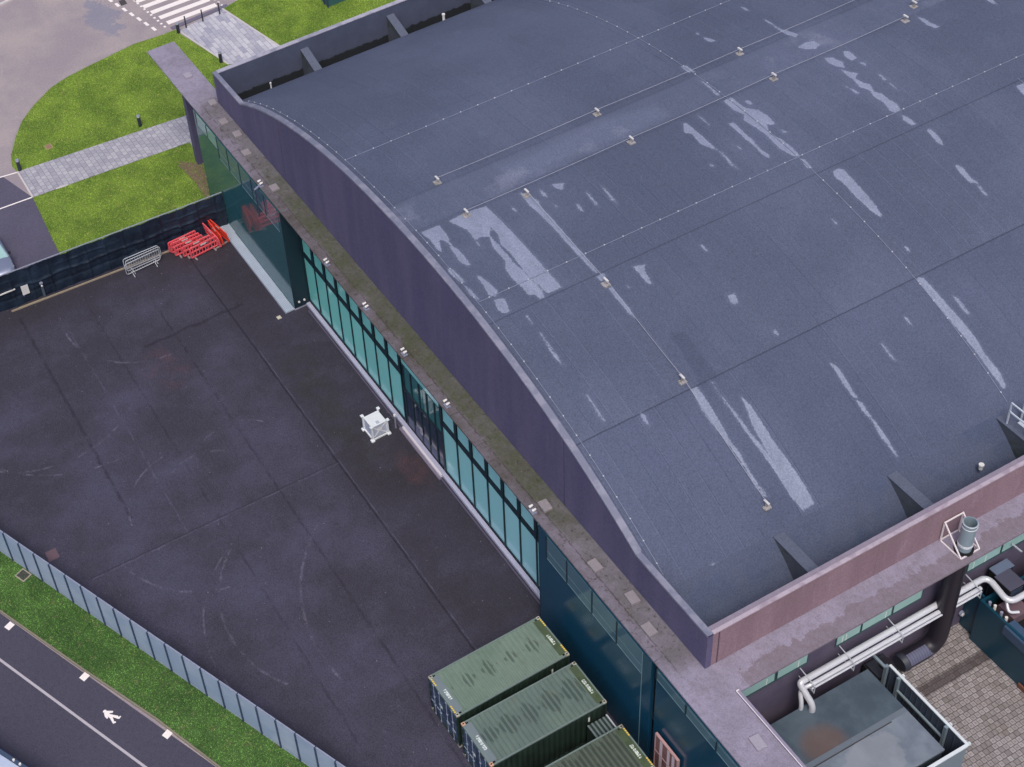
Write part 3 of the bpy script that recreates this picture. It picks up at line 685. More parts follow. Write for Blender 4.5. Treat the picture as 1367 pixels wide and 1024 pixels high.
# glazed front: dark reflective cladding
def glassy(name, c8, rough=0.12, var=0.15, spec=0.6):
    M = Mat(name, rough, spec=spec); n1 = M.noise(0.35, 5); n2 = M.noise(60, 2)
    c = M.scale(base(c8), (n1-0.5)*2*var + (n2-0.5)*0.15 + 1.0)
    b_ = M.noise(0.9, 2)
    return M.out(c, bump=b_, bstr=0.02)
m_gl = glassy('green_black_glass', (44,94,108), 0.09); m_gr = glassy('blue_black_glass', (24,68,98), 0.2)
m_win = glassy('upper_window_glass', (78,108,130), 0.08); m_winl = glassy('upper_window_green', (128,164,168), 0.08)
m_mul = surf('dark_mullion', (24,44,58), 0.5, 0.08, 2, 0.05, 30)
m_line = surf('pale_joint', (104,134,150), 0.6, 0.1)
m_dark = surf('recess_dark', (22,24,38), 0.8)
g = BP(MB().box(-12.2,0.04,-0.95,-0.75,0,7.70).build('glazed_cladding', m_gl, B)); g['label'] = 'dark green reflective cladding at the lawn end'
g = BP(MB().box(26.5,34.82,-0.95,-0.75,0,7.70).build('glazed_cladding', m_gr, B)); g['label'] = 'deep blue reflective cladding behind the containers'
BP(MB().box(35.16,61,-0.95,-0.75,0,7.70).build('glazed_cladding', m_gr, B))
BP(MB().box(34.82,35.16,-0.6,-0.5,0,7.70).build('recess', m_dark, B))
BP(MB().box(0.04,0.10,-0.95,0.25,0,7.70).build('return_wall', m_mul, B)); BP(MB().box(26.44,26.5,-0.95,0.25,0,7.70).build('return_wall', m_mul, B))
BP(MB().box(-0.03,0.115,-0.965,0.10,0,0.10).build('wall_foot', m_cop, B))
def upper(x0, x1, z0, z1, mat):
    f = BP(MB().box(x0,x1,-0.962,-0.951,z0,z1).build('upper_window', mat, B))
    b = MB().box(x0-0.05,x0+0.02,-0.985,-0.9625,z0-0.05,z1); b.build('mullion', m_mul, f)
    MB().box(x0+0.02,x1,-0.975,-0.9625,z0-0.035,z0).build('sill_line', m_line, f)
    if x1-x0 > 1.2: MB().box(x0+0.03,x1-0.02,-0.968,-0.9625,z0+0.55,z0+0.57).build('glazing_line', m_line, f)
Lx = [-11.8,-10.2,-8.65,-7.15,-5.45,-3.75,-2.05,-0.3]
for i, (a, c) in enumerate(zip(Lx, Lx[1:])): upper(a, c, 6.75 if i < 2 else 6.05, 7.69, m_winl if i < 2 else m_win)
for a, c in zip([27.15,28.75,30.65,32.45], [28.75,30.65,32.45,34.2]): upper(a, c, 6.1, 7.69, m_win)
xx = 35.2
for i in range(12): upper(xx, xx+1.9, 7.02, 7.69, m_win); xx += 1.92
BP(MB().box(34.2,34.24,-0.965,-0.952,0.2,7.65).build('joint_line', m_line, B))
# big teal panes
def pane_mat(name, c8, cb):
    M = Mat(name, 0.10, spec=0.55); n1 = M.noise(0.25, 4, (1, 1, 0.4)); n2 = M.noise(50, 2)
    pv = M.white(((M.x-0.12)*(1/1.4475)).floor(), M.z.gt(4.0)); c = M.mix(M.x.step(2.0, 24.0), base(c8), base(cb)); c = M.mix(pv*0.22, c, base((96,176,186))); c = M.mix(M.z.step(1.2, 0.1)*0.25, c, base((70,140,148)))
    return M.out(M.scale(c, (n1-0.5)*0.25 + (n2-0.5)*0.12 + 1.0))
m_pane = pane_mat('teal_blind_pane', (134,222,224), (164,226,248)); m_doorp = glassy('door_glass', (44,58,84), 0.06); m_doorg = glassy('door_head_glass', (50,112,124), 0.08)
YG = 0.12
mx = [0.12] + [1.45*i+0.12 for i in range(1, 8)] + [11.7] + [15.95+1.45*i for i in range(0, 8)]
ZT0, ZT1 = 3.95, 4.34
def bay(x0, x1):
    BP(MB().box(x0+0.04,x1-0.04,YG,YG+0.04,0.2,ZT0).build('blind_pane', m_pane, B))
    BP(MB().box(x0+0.1,x1-0.1,YG,YG+0.04,ZT1,7.65).build('top_pane', m_pane, B))
xsb = [0.12+1.447*i for i in range(9)]
for a, c in zip(xsb, xsb[1:]): bay(a, c)
xsd = [15.95+1.45*i for i in range(8)]
for a, c in zip(xsd, xsd[1:]): bay(a, min(c, 26.4))
for x in xsb + xsd:
    f = BP(MB().box(x-0.045,x+0.045,YG-0.06,YG-0.002,0.2,7.65).build('mullion', m_mul, B))
    MB().box(x-0.09,x+0.09,YG-0.11,YG-0.062,ZT0+0.1,7.65).build('mullion_fin', m_mul, f)
BP(MB().box(0.1,11.7,YG-0.05,YG-0.003,ZT0-0.02,ZT1).build('transom', m_mul, B)); BP(MB().box(15.9,26.4,YG-0.05,YG-0.003,ZT0-0.02,ZT1).build('transom', m_mul, B))
BP(MB().box(0.1,26.44,YG+0.05,YG+0.3,0,7.70).build('screen_backing', m_mul, B))
BP(MB().box(0.1,11.7,YG-0.03,YG-0.004,0.2,0.36).build('bottom_rail', m_mul, B)); BP(MB().box(15.9,26.4,YG-0.03,YG-0.004,0.2,0.36).build('bottom_rail', m_mul, B))
m_sill = surf('grey_sill_metal', (176,176,208), 0.5, 0.1, 2, 0.1, 30); m_step = surf('pale_threshold', (214,208,226), 0.6, 0.1, 2, 0.1, 30)
BP(MB().box(0.12,26.42,-0.18,YG-0.065,0.0,0.20).build('window_sill', m_sill, B))
BP(MB().box(0.6,26.42,-0.34,-0.26,0.0,0.05).build('ground_channel', surf('lilac_channel', (84,78,104)), B))
# entrance
d = BP(MB().box(11.75,15.9,YG+0.0,YG+0.045,0.2,3.0).build('entrance_glazing', m_doorp, B))
for x in (11.95,12.75,13.6,14.4,15.2,15.85): MB().box(x-0.05,x+0.05,YG-0.05,YG-0.003,0.2,4.9).build('door_post', m_mul, d)
for x0, x1 in ((12.0,12.7),(12.8,13.55),(13.65,14.35),(14.45,15.15)): MB().box(x0,x1,YG-0.012,YG-0.004,0.25,0.95).build('kick_panel', surf('kick_grey', (104,108,140)) if x0 < 12.1 else bpy.data.materials['kick_grey'], d)
MB().box(11.8,15.9,YG-0.04,YG-0.004,2.95,3.15).build('door_head', m_mul, d)
b = MB().box(13.52,13.56,YG-0.12,YG-0.055,1.0,1.5); b.box(13.64,13.68,YG-0.12,YG-0.055,1.0,1.5); b.build('handle', m_cop, d)
BP(MB().box(11.8,13.9,YG+0.0,YG+0.04,3.15,4.9).build('fanlight', m_doorg, B)); BP(MB().box(13.95,15.85,YG+0.0,YG+0.04,3.15,4.9).build('fanlight', m_doorg, B))
BP(MB().box(11.8,15.9,YG+0.0,YG+0.04,5.0,7.65).build('top_pane', m_pane, B))
BP(MB().box(11.9,16.0,-0.30,-0.181,0.0,0.22).build('threshold_step', m_step, B)); BP(MB().box(11.8,16.1,-0.44,-0.301,0.0,0.10).build('outer_step', surf('lilac_step', (120,112,136)), B))
# side wall under the right-hand ledge
M = Mat('brown_brick_wall', 0.85); n1 = M.noise(0.6, 5); n2 = M.noise(35, 2)
c = M.mix(n1.step(0.4, 0.7), base((88,80,108)), base((100,92,118))); rz = (M.z*4.0).floor(); fz = ((M.z*4.0).mod(1.0)-0.5).abs().step(0.42, 0.5)
c = M.mix(fz*0.25, c, base((50,44,62)))
m_brick = M.out(M.scale(c, (n2-0.5)*0.3+1.0))
BP(MB().box(36.15,36.42,0.95,YB,0,7.84).build('side_wall', m_brick, B))
m_sw = glassy('side_window_glass', (168,206,210), 0.1); m_swf = surf('side_window_frame', (60,84,92), 0.6)
for y0, y1 in ((2.5,4.35),(4.5,6.1),(7.70,9.0),(9.1,10.75),(10.85,12.45),(15.1,17.0),(17.1,18.9),(19,21)):
    f = BP(MB().box(36.425,36.44,y0,y1,4.26,4.95).build('side_window', m_sw, B))
    b = MB().box(36.442,36.47,y0-0.06,y1+0.06,4.18,4.26); b.box(36.442,36.46,y0-0.06,y0,4.26,4.95); b.box(36.442,36.46,y1,y1+0.06,4.26,4.95); b.build('window_frame', m_swf, f)
for y in (3.9,5.6,8.0,8.2,10.4,15.4,16.1): 
    BP(MB().box(36.4425,36.45,y,y+0.06,4.2,4.7).build('window_latch', surf('latch_white', (214,226,226)) if y < 4 else bpy.data.materials['latch_white'], B))

# ================================================================ THINGS ON THE LEDGE AND ROOF
m_slab = surf('grey_slab', (140,134,146), 0.9, 0.2, 3, 0.2, 20); m_slab2 = surf('lavender_slab', (156,150,172), 0.9, 0.1, 3, 0.2, 20)
slabs = [((-15.3,0.14),'grey square slab on the far tip of the ledge, alone beyond the column'),
 ((-11.63,0.22),'grey square slab on the ledge beside the left corner of the plum wall'),
 ((-9.4,-0.05),'grey square slab on the ledge just right of the slab at the wall corner'),
 ((-7.75,0.12),'grey slab on mossy ledge close to the plum wall, above the third upper window'),
 ((-5.75,-0.22),'grey slab on mossy ledge, between the wall slab and the slab near the lamp arm'),
 ((-1.8,-0.3),'grey slab on mossy ledge next to the lamp on its long arm'),
 ((25.9,-0.2),'grey slab on the ledge where the teal panes end'),
 ((29.8,-0.22),'grey slab on the ledge above the first dark blue windows'),
 ((32.0,0.13),'grey slab on the ledge, middle of the three above the containers'),
 ((33.65,-0.22),'grey slab on the ledge nearest the right corner of the plum wall'),
 ((40.0,0.2),'lavender slab on the pale ledge beside the white trim at the bottom')]
for i, ((x, y), lb) in enumerate(slabs):
    w, h = (0.31, 0.22) if x > 20 else (0.28, 0.24)
    b = MB().box(-w,w,-h,h,0.0,0.13)
    o = b.build('ballast_slab', m_slab2 if x > 38 or x < -15 else m_slab, bevel=0.008, loc=(x, y, 7.951)); o.rotation_euler.z = random.uniform(-0.08, 0.08)
    tag(o, lb, 'slab', 'slabs resting on the ledge')
m_lampw = surf('white_fitting', (220,218,226), 0.5); m_lampg = surf('grey_bracket', (140,146,176), 0.5)
def lamp(x, y, lab, arm=False):
    t = empty('security_camera' if False else 'ledge_lamp', (x, y, 7.952), 0, label=lab, cat='lamp', group='small lamps along the ledge edge')
    MB().box(-0.16,0.16,-0.22,0.02,0.0,0.05).build('base_plate', m_lampg, t)
    MB().bar((0,-0.1,0.05),(0,-0.1,0.24),0.05).build('stem', m_lampg, t)
    for sx in (-0.13, 0.13):
        MB().tube([(sx,-0.22,0.26),(sx,-0.02,0.30)], [0.075,0.05], 10).build('lamp_head', m_lampw, t, smooth=True)
    if arm:
        MB().bar((0,-0.2,0.05),(0,-0.55,-0.1),0.07).build('arm', m_lampg, t)
        MB().bar((0,-0.5,-0.1),(0,-0.5,-2.2),0.06).build('drop_rod', surf('rod_dark', (60,58,90), 0.5) if 'rod_dark' not in bpy.data.materials else bpy.data.materials['rod_dark'], t)
lamp(-2.5,-0.72,'lamp on the ledge at the lawn end with a long dark rod below', True)
for (x, y), lb in zip([(5.75,-0.7),(9.98,-0.6),(14.0,-0.6),(18.2,-0.62),(25.85,-0.72)],
    ['small white twin lamp on the ledge over the first teal panes','small white twin lamp on the ledge, second from the recess corner','small white twin lamp on the ledge just left of the entrance','small white twin lamp on the ledge just right of the entrance doors','small white twin lamp on the ledge at the end of the teal panes']):
    lamp(x, y, lb)
m_cable = surf('pale_cable', (160,162,184), 0.5); m_clip = surf('white_clip', (190,192,212), 0.5); m_tape = surf('conductor_tape', (128,136,168), 0.5)
m_plate = surf('anchor_plate_metal', (160,156,166), 0.5, 0.25, 5, 0.3, 20, c2=(130,126,122)); m_post = surf('anchor_post_metal', (206,204,214), 0.45)
def fall_line(pts, lab):
    t = empty('fall_arrest_line', (pts[0][0], pts[0][1], float(zroof(pts[0][0]))), label=lab, cat='safety line', group='wire safety lines on the roof')
    ox, oy, oz = t.location
    tops = []
    for (x, y) in pts:
        z = float(zroof(x))
        a = MB().box(x-ox-0.18,x-ox+0.18,y-oy-0.18,y-oy+0.18,z-oz-0.04,z-oz+0.03); a = a.build('anchor_plate', m_plate, t)
        MB().tube([(x-ox,y-oy,z-oz),(x-ox,y-oy,z-oz+0.30)], [0.07,0.045], 10).build('anchor_post', m_plate, a)
        MB().box(x-ox-0.16,x-ox+0.16,y-oy-0.05,y-oy+0.05,z-oz+0.28,z-oz+0.34).build('cable_head', m_post, a)
        tops.append(Vector((x-ox, y-oy, z-oz+0.32)))
    P_ = []
    for p, q in zip(tops, tops[1:]):
        for k in range(12): 
            r = p.lerp(q, k/12); zz = zroof(r.x+ox)-oz+0.10
            r.z = max(r.z-0.05*math.sin(math.pi*k/12), zz); P_.append(r)
    P_.append(tops[-1]); MB().tube(P_, 0.011, 6).build('wire', m_cable, t)
fall_line([(10.12,4.0),(10.12,13.7),(10.15,22.9),(10.1,32.2),(10.1,41.5)], 'long wire safety line on the far side of the ridge band')
fall_line([(13.14,3.85),(13.08,13.7),(13.0,22.8),(12.95,31.7)], 'long wire safety line on the near side of the ridge band, beginning in a stain')
fall_line([(12.2,33.0),(12.2,44.0)], 'short wire safety line between the two long ones at the upper right edge')
fall_line([(13.55,7.1),(20.4,6.95),(26.2,6.92),(32.15,6.93)], 'wire safety line running down the slope towards the eave fin')
MB_ = MB().tube([GR(639,286)-np.array([0,0,-0.08]), GR(630,288)-np.array([0,0,-0.10]), GR(624,291)-np.array([0,0,-0.06])], 0.05, 8)
def conductor(pts, lab, nclip):
    t = empty('lightning_conductor', tuple(pts[0]), label=lab, cat='conductor', group='lightning conductor tapes on the roof')
    o = Vector(pts[0]); P_ = [Vector(p)-o+Vector((0,0,0.03)) for p in pts]
    MB().tube(P_, 0.016, 5).build('tape', m_tape, t)
    L_ = [0]; 
    for p, q in zip(P_, P_[1:]): L_.append(L_[-1]+(q-p).length)
    c0 = MB().box(-0.028,0.028,-0.028,0.028,-0.01,0.035).build('clip', m_clip, t)
    for k in range(nclip):
        s = L_[-1]*(k+0.5)/nclip; i = next(j for j in range(len(L_)-1) if L_[j+1] >= s)
        p = P_[i].lerp(P_[i+1], (s-L_[i])/(L_[i+1]-L_[i]))
        c = c0 if k == 0 else c0.copy()
        if k: COL.objects.link(c); c.parent = t
        c.location = p
def arc_pts(y, x0, x1, n=60): return [(x0+(x1-x0)*i/n, y, float(zroof(x0+(x1-x0)*i/n))) for i in range(n+1)]
conductor(arc_pts(1.22, -8.2, 32.6), 'conductor tape with white clips following the curved front edge of the roof', 40)
conductor(arc_pts(19.85, -7.5, 32.9), 'conductor tape with white clips crossing the middle of the roof from eave to eave', 42)
conductor([(5.35,1.3+i*1.0,float(zroof(5.35))) for i in range(44)], 'conductor tape with white clips running lengthwise on the far slope', 40)
conductor([(18.4,1.3+i*1.0,float(zroof(18.4))) for i in range(44)], 'conductor tape with white clips running lengthwise on the near slope', 40)
conductor([(19.6+i*0.8, 33.0+0.03*i, float(zroof(19.6+i*0.8))) for i in range(14)], 'conductor tape with scattered white clips at the upper right edge of the roof', 8)
# small roof pipes
def roof_pipe(x, y, z0, lab, r=0.11, h=0.35):
    t = empty('vent_pipe', (x, y, z0), label=lab, cat='vent pipe', group='small roof vents')
    MB().tube([(0,0,-0.1),(0,0,h)], r*0.8, 12).build('pipe', m_lampw, t, smooth=True); MB().tube([(0,0,h),(0,0,h+0.08)], r, 12).build('cap', m_lampw, t, smooth=True)
p = G(1311,618,8.75); roof_pipe(float(p[0]), float(p[1]), 8.45, 'small white capped vent in the right hand gutter between two fins', 0.12, 0.12)
p = G(592,20,9.35); roof_pipe(float(p[0]), float(p[1]), 9.0, 'small white vent pipe beside the far gutter near the top edge')
p = GR(362,117); roof_pipe(float(p[0]), float(p[1]), float(p[2]), 'tiny white vent pipe near the left corner of the roof', 0.06, 0.3)
p = GR(896,787) if False else G(899,786,9.9); 
t = empty('eave_gap_shade', (33.75, 1.02, 9.25), label='added dark rounded form imitating the shaded gap by the front wall at the eave corner', cat='gap_shade')
MB().tube([(-0.25,0,0),(-0.2,0,0.25),(0.0,0,0.38),(0.22,0,0.25),(0.27,0,0)], 0.12, 10).build('gap_shade', surf('gap_shade_black', (28,28,44), 0.7), t, smooth=True)  # solid added to imitate the dark gap between roof felt and wall
# roof access platform at the right edge
m_alu = surf('aluminium', (196,204,226), 0.4, 0.08, 3, 0.08, 30, spec=0.6)
t = empty('roof_access_steps', (34.0, 19.6, 8.8), label='aluminium steps with handrail at the right edge of the roof', cat='steps')
R_ = lambda *p: tuple(a-b for a, b in zip(p, (33.6,19.3,8.9)))
for y in (18.75, 19.65):
    b = MB(); 
    b.bar(R_(33.3,y,10.05),R_(36.6,y,10.05),0.06); b.bar(R_(33.3,y,10.6),R_(36.6,y,10.6),0.06)
    for x in (33.3,34.4,35.5,36.6): b.bar(R_(x,y,9.0),R_(x,y,10.62),0.06)
    b.build('handrail', m_alu, t)
for i in range(7): MB().box(-0.2+i*0.5,0.22+i*0.5,-0.5,0.3,0.12,0.17).build('tread', m_alu, t)
b = MB().bar((-0.25,-0.52,0.05),(3.4,-0.52,0.05),0.06,0.16); b.bar((-0.25,0.32,0.05),(3.4,0.32,0.05),0.06,0.16); b.build('stringer', m_alu, t)

# ================================================================ YARD THINGS
def line_pt(p, q, s): return (p[0]+(q[0]-p[0])*s, p[1]+(q[1]-p[1])*s)
# cloth covered fence at the back of the yard
F0, F1 = (-10.62, -26.0), (-9.50, -1.0); FL = math.dist(F0, F1); FZ = 2.78
fang = math.atan2(F1[1]-F0[1], F1[0]-F0[0])
t = empty('covered_fence', (F0[0], F0[1], 0), fang, label='tall fence hung with dark navy sheeting at the far end of the yard', cat='fence')
def cloth():
    nx, nz = 620, 40; V_ = []; F_ = []
    rr = random.Random(3)
    for j in range(nz+1):
        z = 0.06 + (FZ-0.1)*j/nz
        for i in range(nx+1):
            x = FL*i/nx
            lap = (x/1.25) % 1.0
            fold = 0.05*math.exp(-((lap-0.5)/0.06)**2) + 0.03*math.sin(x*2.5+z*1.3)+0.018*math.sin(x*7.1-z*2.2)
            row = 0.07*math.exp(-((z-1.45-0.05*math.sin(x*1.9))/0.09)**2) + 0.05*math.exp(-((z-2.1-0.04*math.sin(x*1.3+1))/0.07)**2)*(0.5+0.5*math.sin(x*0.9)) - 0.05*math.exp(-((z-0.75)/0.12)**2)
            V_.append((x, -0.07-fold-row, z))
    for j in range(nz):
        for i in range(nx):
            a = j*(nx+1)+i; F_.append((a, a+1, a+nx+2, a+nx+1))
    return MB().add(V_, F_)
def sheeting():
    M = Mat('navy_sheeting', 0.5, spec=0.45); n1 = M.noise(0.8, 5, None, 0.3); n2 = M.noise(30, 2)
    c = M.mix(n1.step(0.35, 0.7), base((20,30,50)), base((34,50,72)))
    return M.out(M.scale(c, (n2-0.5)*0.5+1.0), bump=M.noise(4, 4), bstr=0.5, bdist=0.08)
cloth().build('sheeting', sheeting(), t, smooth=True)
MB().bar((0,-0.02,FZ),(FL,-0.02,FZ),0.05,0.05).build('top_rail', surf('grey_rail', (150,156,180), 0.5), t)
m_fp = surf('fence_post_dark', (60,64,80), 0.6)
p0 = None
for i in range(9):
    o = MB().bar((0,0.02,0),(0,0.02,FZ+0.02),0.07).build('post', m_fp, t) if p0 is None else p0.copy()
    if p0 is None: p0 = o
    else: COL.objects.link(o)
    o.location = (i*FL/8, 0, 0)
MB().box(FL-14.9,FL-0.3,-0.42,-0.34,0.0,0.10).build('base_board', surf('timber_kerb', (150,138,126), 0.85, 0.25, 2, 0.2, 20), t)
for a, bb, y in ((10.6,12.3,0),(21.4,23.0,0)): MB().box(a-0.0,bb,-0.33,-0.25,0.0,0.06).build('weed_strip', surf('straw_weeds', (120,112,90), 0.95, 0.4, 3, 0.4, 15) if a < 11 else bpy.data.materials['straw_weeds'], t)
t = empty('notice_board', (-10.0, -14.65, 0.72), label='blank white notice board on the dark fence, near the left edge', cat='sign')
MB().box(-0.02,0.02,-0.24,0.22,0.0,0.75).build('board', m_lampw, t, bevel=0.01)
MB().box(-0.09,-0.02,-0.2,-0.14,-0.1,0.6).build('bracket', m_lampg, t)
t = empty('service_post', (-9.95, -13.62, 0), label='short grey post with a pale head, right of the white notice board', cat='post')
MB().box(-0.07,0.07,-0.07,0.07,0,1.12).build('post', surf('post_slate', (72,84,104)), t); MB().box(-0.1,0.1,-0.1,0.1,1.12,1.22).build('post_head', m_lampg, t); MB().tube([(0.08,0,1.0),(0.15,0,1.0)],0.06,10).build('lens', m_lampw, t)
t = empty('white_rail', (-9.98, -15.25, 1.48), label='thin white horizontal rail on the dark fence at the left edge', cat='rail')
MB().box(-0.03,0.03,-3.2,0,-0.035,0.035).build('rail', m_lampw, t)
# pale panel fence along the verge
L0 = np.array([7.66,-22.58]); ld = np.array([29.45,-13.16])-L0; ld /= np.linalg.norm(ld); la = math.atan2(ld[1], ld[0])
S0 = L0 - ld*5.85
def panelmat():
    M = Mat('pale_blue_panel', 0.45, spec=0.5); n1 = M.noise(0.6, 5); n2 = M.noise(40, 2); n3 = M.noise(1.3, 5, (0.3, 0.3, 1.5))
    c = M.mix(n1.step(0.35, 0.7), base((150,168,206)), base((168,182,216))); c = M.mix(n3.step(0.5, 0.7)*0.35, c, base((182,192,218)))
    c = M.mix(M.z.step(0.35, 0.05)*0.4, c, base((120,130,150)))
    return M.out(M.scale(c, (n2-0.5)*0.12+1.0))
t = empty('panel_fence', (float(S0[0]), float(S0[1]), 0), la, label='long fence of pale blue grey panels with dark posts between yard and grass verge', cat='fence')
PW = 1.165; NP = 28; m_pp = panelmat(); m_pdark = surf('post_navy', (58,74,104), 0.6)
pan = post = None
for i in range(NP):
    if pan is None:
        pan = MB().box(0.03,PW-0.03,-0.02,0.02,0.08,2.32).build('panel', m_pp, t); post = MB().box(-0.03,0.03,-0.09,0.03,0.0,2.36).build('post', m_pdark, t); a, b_ = pan, post
    else:
        a, b_ = pan.copy(), post.copy(); COL.objects.link(a); COL.objects.link(b_)
    a.location = (i*PW, 0, 0); b_.location = (i*PW, 0, 0)
MB().box(0,NP*PW,-0.035,0.035,2.325,2.35).build('top_trim', m_lampg, t); MB().box(0,NP*PW,-0.04,0.04,0.03,0.08).build('bottom_rail', m_lampg, t)
# red barriers
m_red = surf('red_plastic', (236,92,108), 0.45, 0.12, 3, 0.08, 30, c2=(224,104,118)); m_redo = surf('orange_red_plastic', (226,72,58), 0.45, 0.12, 3, 0.08, 30)
m_foot = surf('barrier_foot', (140,130,140), 0.7)
def barrier(mat):
    t = empty('plastic_barrier', (0,0,0))
    b = MB(); Lb, Hb, w = 2.0, 1.0, 0.07
    for z, h in ((0.16,0.08),(0.58,0.09),(0.95,0.10)): b.box(-Lb/2+0.05,Lb/2-0.05,-w/2,w/2,z-h/2,z+h/2)
    for x in (-Lb/2+0.04, Lb/2-0.04): b.box(x-0.045,x+0.045,-w/2-0.003,w/2+0.003,0.18,0.93)
    n = 9
    for i in range(1, n): x = -Lb/2+Lb*i/n; b.box(x-0.028,x+0.028,-w/2+0.004,w/2-0.004,0.19,0.91)
    b.build('barrier_frame', mat, t)
    for x in (-0.7, 0.7): MB().box(x-0.05,x+0.05,-0.28,0.28,0.0,0.06).build('foot', m_foot, t)
    MB().box(-0.22,0.22,-w/2-0.008,-w/2-0.001,0.82,0.93).build('reflector', m_lampw, t)
    return t
R90 = math.pi/2
specs = [(-9.15,-4.35,R90+0.06,0.10,m_red,'red plastic barrier at the back of the leaning row, against the dark fence'),
 (-8.9,-4.25,R90-0.02,0.10,m_red,'red plastic barrier second from the dark fence in the leaning row'),
 (-8.55,-4.15,R90+0.02,0.08,m_red,'red plastic barrier in the middle of the leaning row'),
 (-8.2,-3.75,R90+0.04,0.08,m_red,'red plastic barrier second from the front of the leaning row'),
 (-7.82,-3.42,R90+0.10,0.06,m_red,'frontmost red plastic barrier of the leaning row, all its slots showing'),
 (-8.55,-2.42,0.10,0.14,m_red,'red plastic barrier turned crosswise at the right end of the row'),
 (-8.62,-2.12,0.02,0.12,m_redo,'orange red barrier behind the crosswise one'),
 (-8.7,-1.82,0.16,0.16,m_redo,'rightmost orange red barrier, closest to the metal walkway')]
protos = {}
for x, y, rz, tilt, mat, lb in specs:
    t = barrier(mat) if mat.name not in protos else copy_tree(protos[mat.name]); protos.setdefault(mat.name, t)
    t.location = (x, y, 0.012); t.rotation_euler = (tilt, 0, rz); tag(t, lb, 'barrier', 'red plastic barriers stacked by the fence')
# galvanised crowd barriers
m_galv = surf('galvanised_tube', (186,190,208), 0.4, 0.08, 3, 0.1, 30, spec=0.6)
def crowd():
    t = empty('crowd_barrier', (0,0,0)); L_, H_ = 2.4, 1.1
    P_ = []
    for cx, cz, a0 in ((L_/2-0.15,H_-0.15,0),(-L_/2+0.15,H_-0.15,90),(-L_/2+0.15,0.35,180),(L_/2-0.15,0.35,270)):
        for k in range(5): a = math.radians(a0+k*22.5); P_.append((cx+0.15*math.cos(a), 0, cz+0.15*math.sin(a)))
    P_.append(P_[0]); MB().tube(P_, 0.025, 8, cap=False).build('frame_tube', m_galv, t, smooth=True)
    b = MB()
    for i in range(1, 15): b.tube([(-L_/2+L_*i/15,0,0.2),(-L_/2+L_*i/15,0,H_)], 0.009, 5)
    b.build('bars', m_galv, t)
    for x in (-0.8, 0.8): MB().tube([(x,-0.3,0.0),(x,-0.26,0.05),(x,0,0.12),(x,0.26,0.05),(x,0.3,0.0)], 0.022, 8).build('foot', m_galv, t); MB().tube([(x,0,0.1),(x,0,0.22)],0.02,8).build('foot_stem', m_galv, t)
    return t
c0 = crowd()
for i, (x, y, tilt, lb) in enumerate([(-9.12,-7.2,0.06,'galvanised crowd barrier nearest the dark fence'),(-8.92,-7.15,0.07,'galvanised crowd barrier in the middle of three'),(-8.66,-7.3,0.06,'galvanised crowd barrier at the front of three')]):
    t = c0 if i == 0 else copy_tree(c0); t.location = (x, y, 0.012); t.rotation_euler = (tilt, 0, R90+0.03*i); tag(t, lb, 'barrier', 'galvanised crowd barriers leaning by the fence')
# metal walkway grating
t = empty('metal_walkway', (-4.75, -1.25, 0.0), label='pale ribbed metal walkway lying along the foot of the dark green glass', cat='walkway')
def grating():
    M = Mat('ribbed_metal', 0.5, spec=0.5); n2 = M.noise(30, 2); n1 = M.noise(1.2, 5)
    k = ((M.y*(1/0.085)).mod(1.0)-0.5).abs().step(0.18, 0.4)
    c = M.mix(k, base((186,198,224)), base((128,140,164)))
    return M.out(M.scale(c, (n1-0.5)*0.3+(n2-0.5)*0.15+1.0), bump=k.neg(), bstr=0.4)
m_gr8 = grating()
MB().box(-4.8,4.82,-0.32,0.28,0.03,0.11).build('grating', m_gr8, t); MB().box(-4.8,-3.7,0.281,0.30,0.03,0.11).build('end_strip', m_gr8, t)
b = MB().box(-4.8,4.82,-0.345,-0.322,0.0,0.13); b.build('edge_angle', m_lampg, t)
# grey white crate
m_crate = surf('pale_grey_metal', (222,226,242), 0.5, 0.08, 2, 0.08, 30); m_crated = surf('grey_side', (178,184,212), 0.6, 0.2, 3, 0.15, 20)
t = empty('steel_crate', (11.28, -1.58, 0.006), 0.02, label='pale grey lidded steel crate with flared corner brackets, alone on the tarmac before the entrance', cat='crate')
MB().box(-0.45,0.45,-0.45,0.45,0.14,1.0).build('crate_body', m_crated, t, bevel=0.02)
b = MB().box(-0.47,0.47,-0.47,0.47,1.0,1.06); b.build('lid', m_crate, t, bevel=0.02)
for sx in (-1,1):
    for sy in (-1,1):
        MB().box(*sorted((sx*0.43,sx*0.53)),*sorted((sy*0.43,sy*0.53)),0.03,1.12).build('corner_post', m_crate, t)
        MB().box(*sorted((sx*0.40,sx*0.62)),*sorted((sy*0.40,sy*0.62)),0.0,0.12).build('corner_foot', m_crate, t, bevel=0.02)
        MB().box(*sorted((sx*0.42,sx*0.60)),*sorted((sy*0.42,sy*0.60)),1.10,1.18).build('stacking_bracket', m_crate, t, bevel=0.015)
for sy in (-1,1): MB().bar((-0.55,sy*0.47,0.08),(0.55,sy*0.47,0.08),0.08,0.1).build('base_rail', m_crate, t)
for sx in (-1,1): MB().bar((sx*0.47,-0.42,0.06),(sx*0.47,0.42,0.06),0.07,0.09).build('base_rail', m_crate, t)
b = MB().bar((0.455,-0.4,0.2),(0.455,0.4,0.95),0.02,0.05); b.bar((0.455,0.4,0.2),(0.455,-0.4,0.95),0.02,0.05); b.build('cross_brace', m_crate, t)
MB().box(0.456,0.462,-0.16,0.16,0.55,0.78).build('label_plate', m_lampw, t); MB().box(0.2,0.4,-0.1,0.08,1.061,1.085).build('latch', m_crated, t)
t = empty('door_post', (11.6, -0.52, 0), label='slim grey post with a white head standing just left of the entrance step', cat='post')
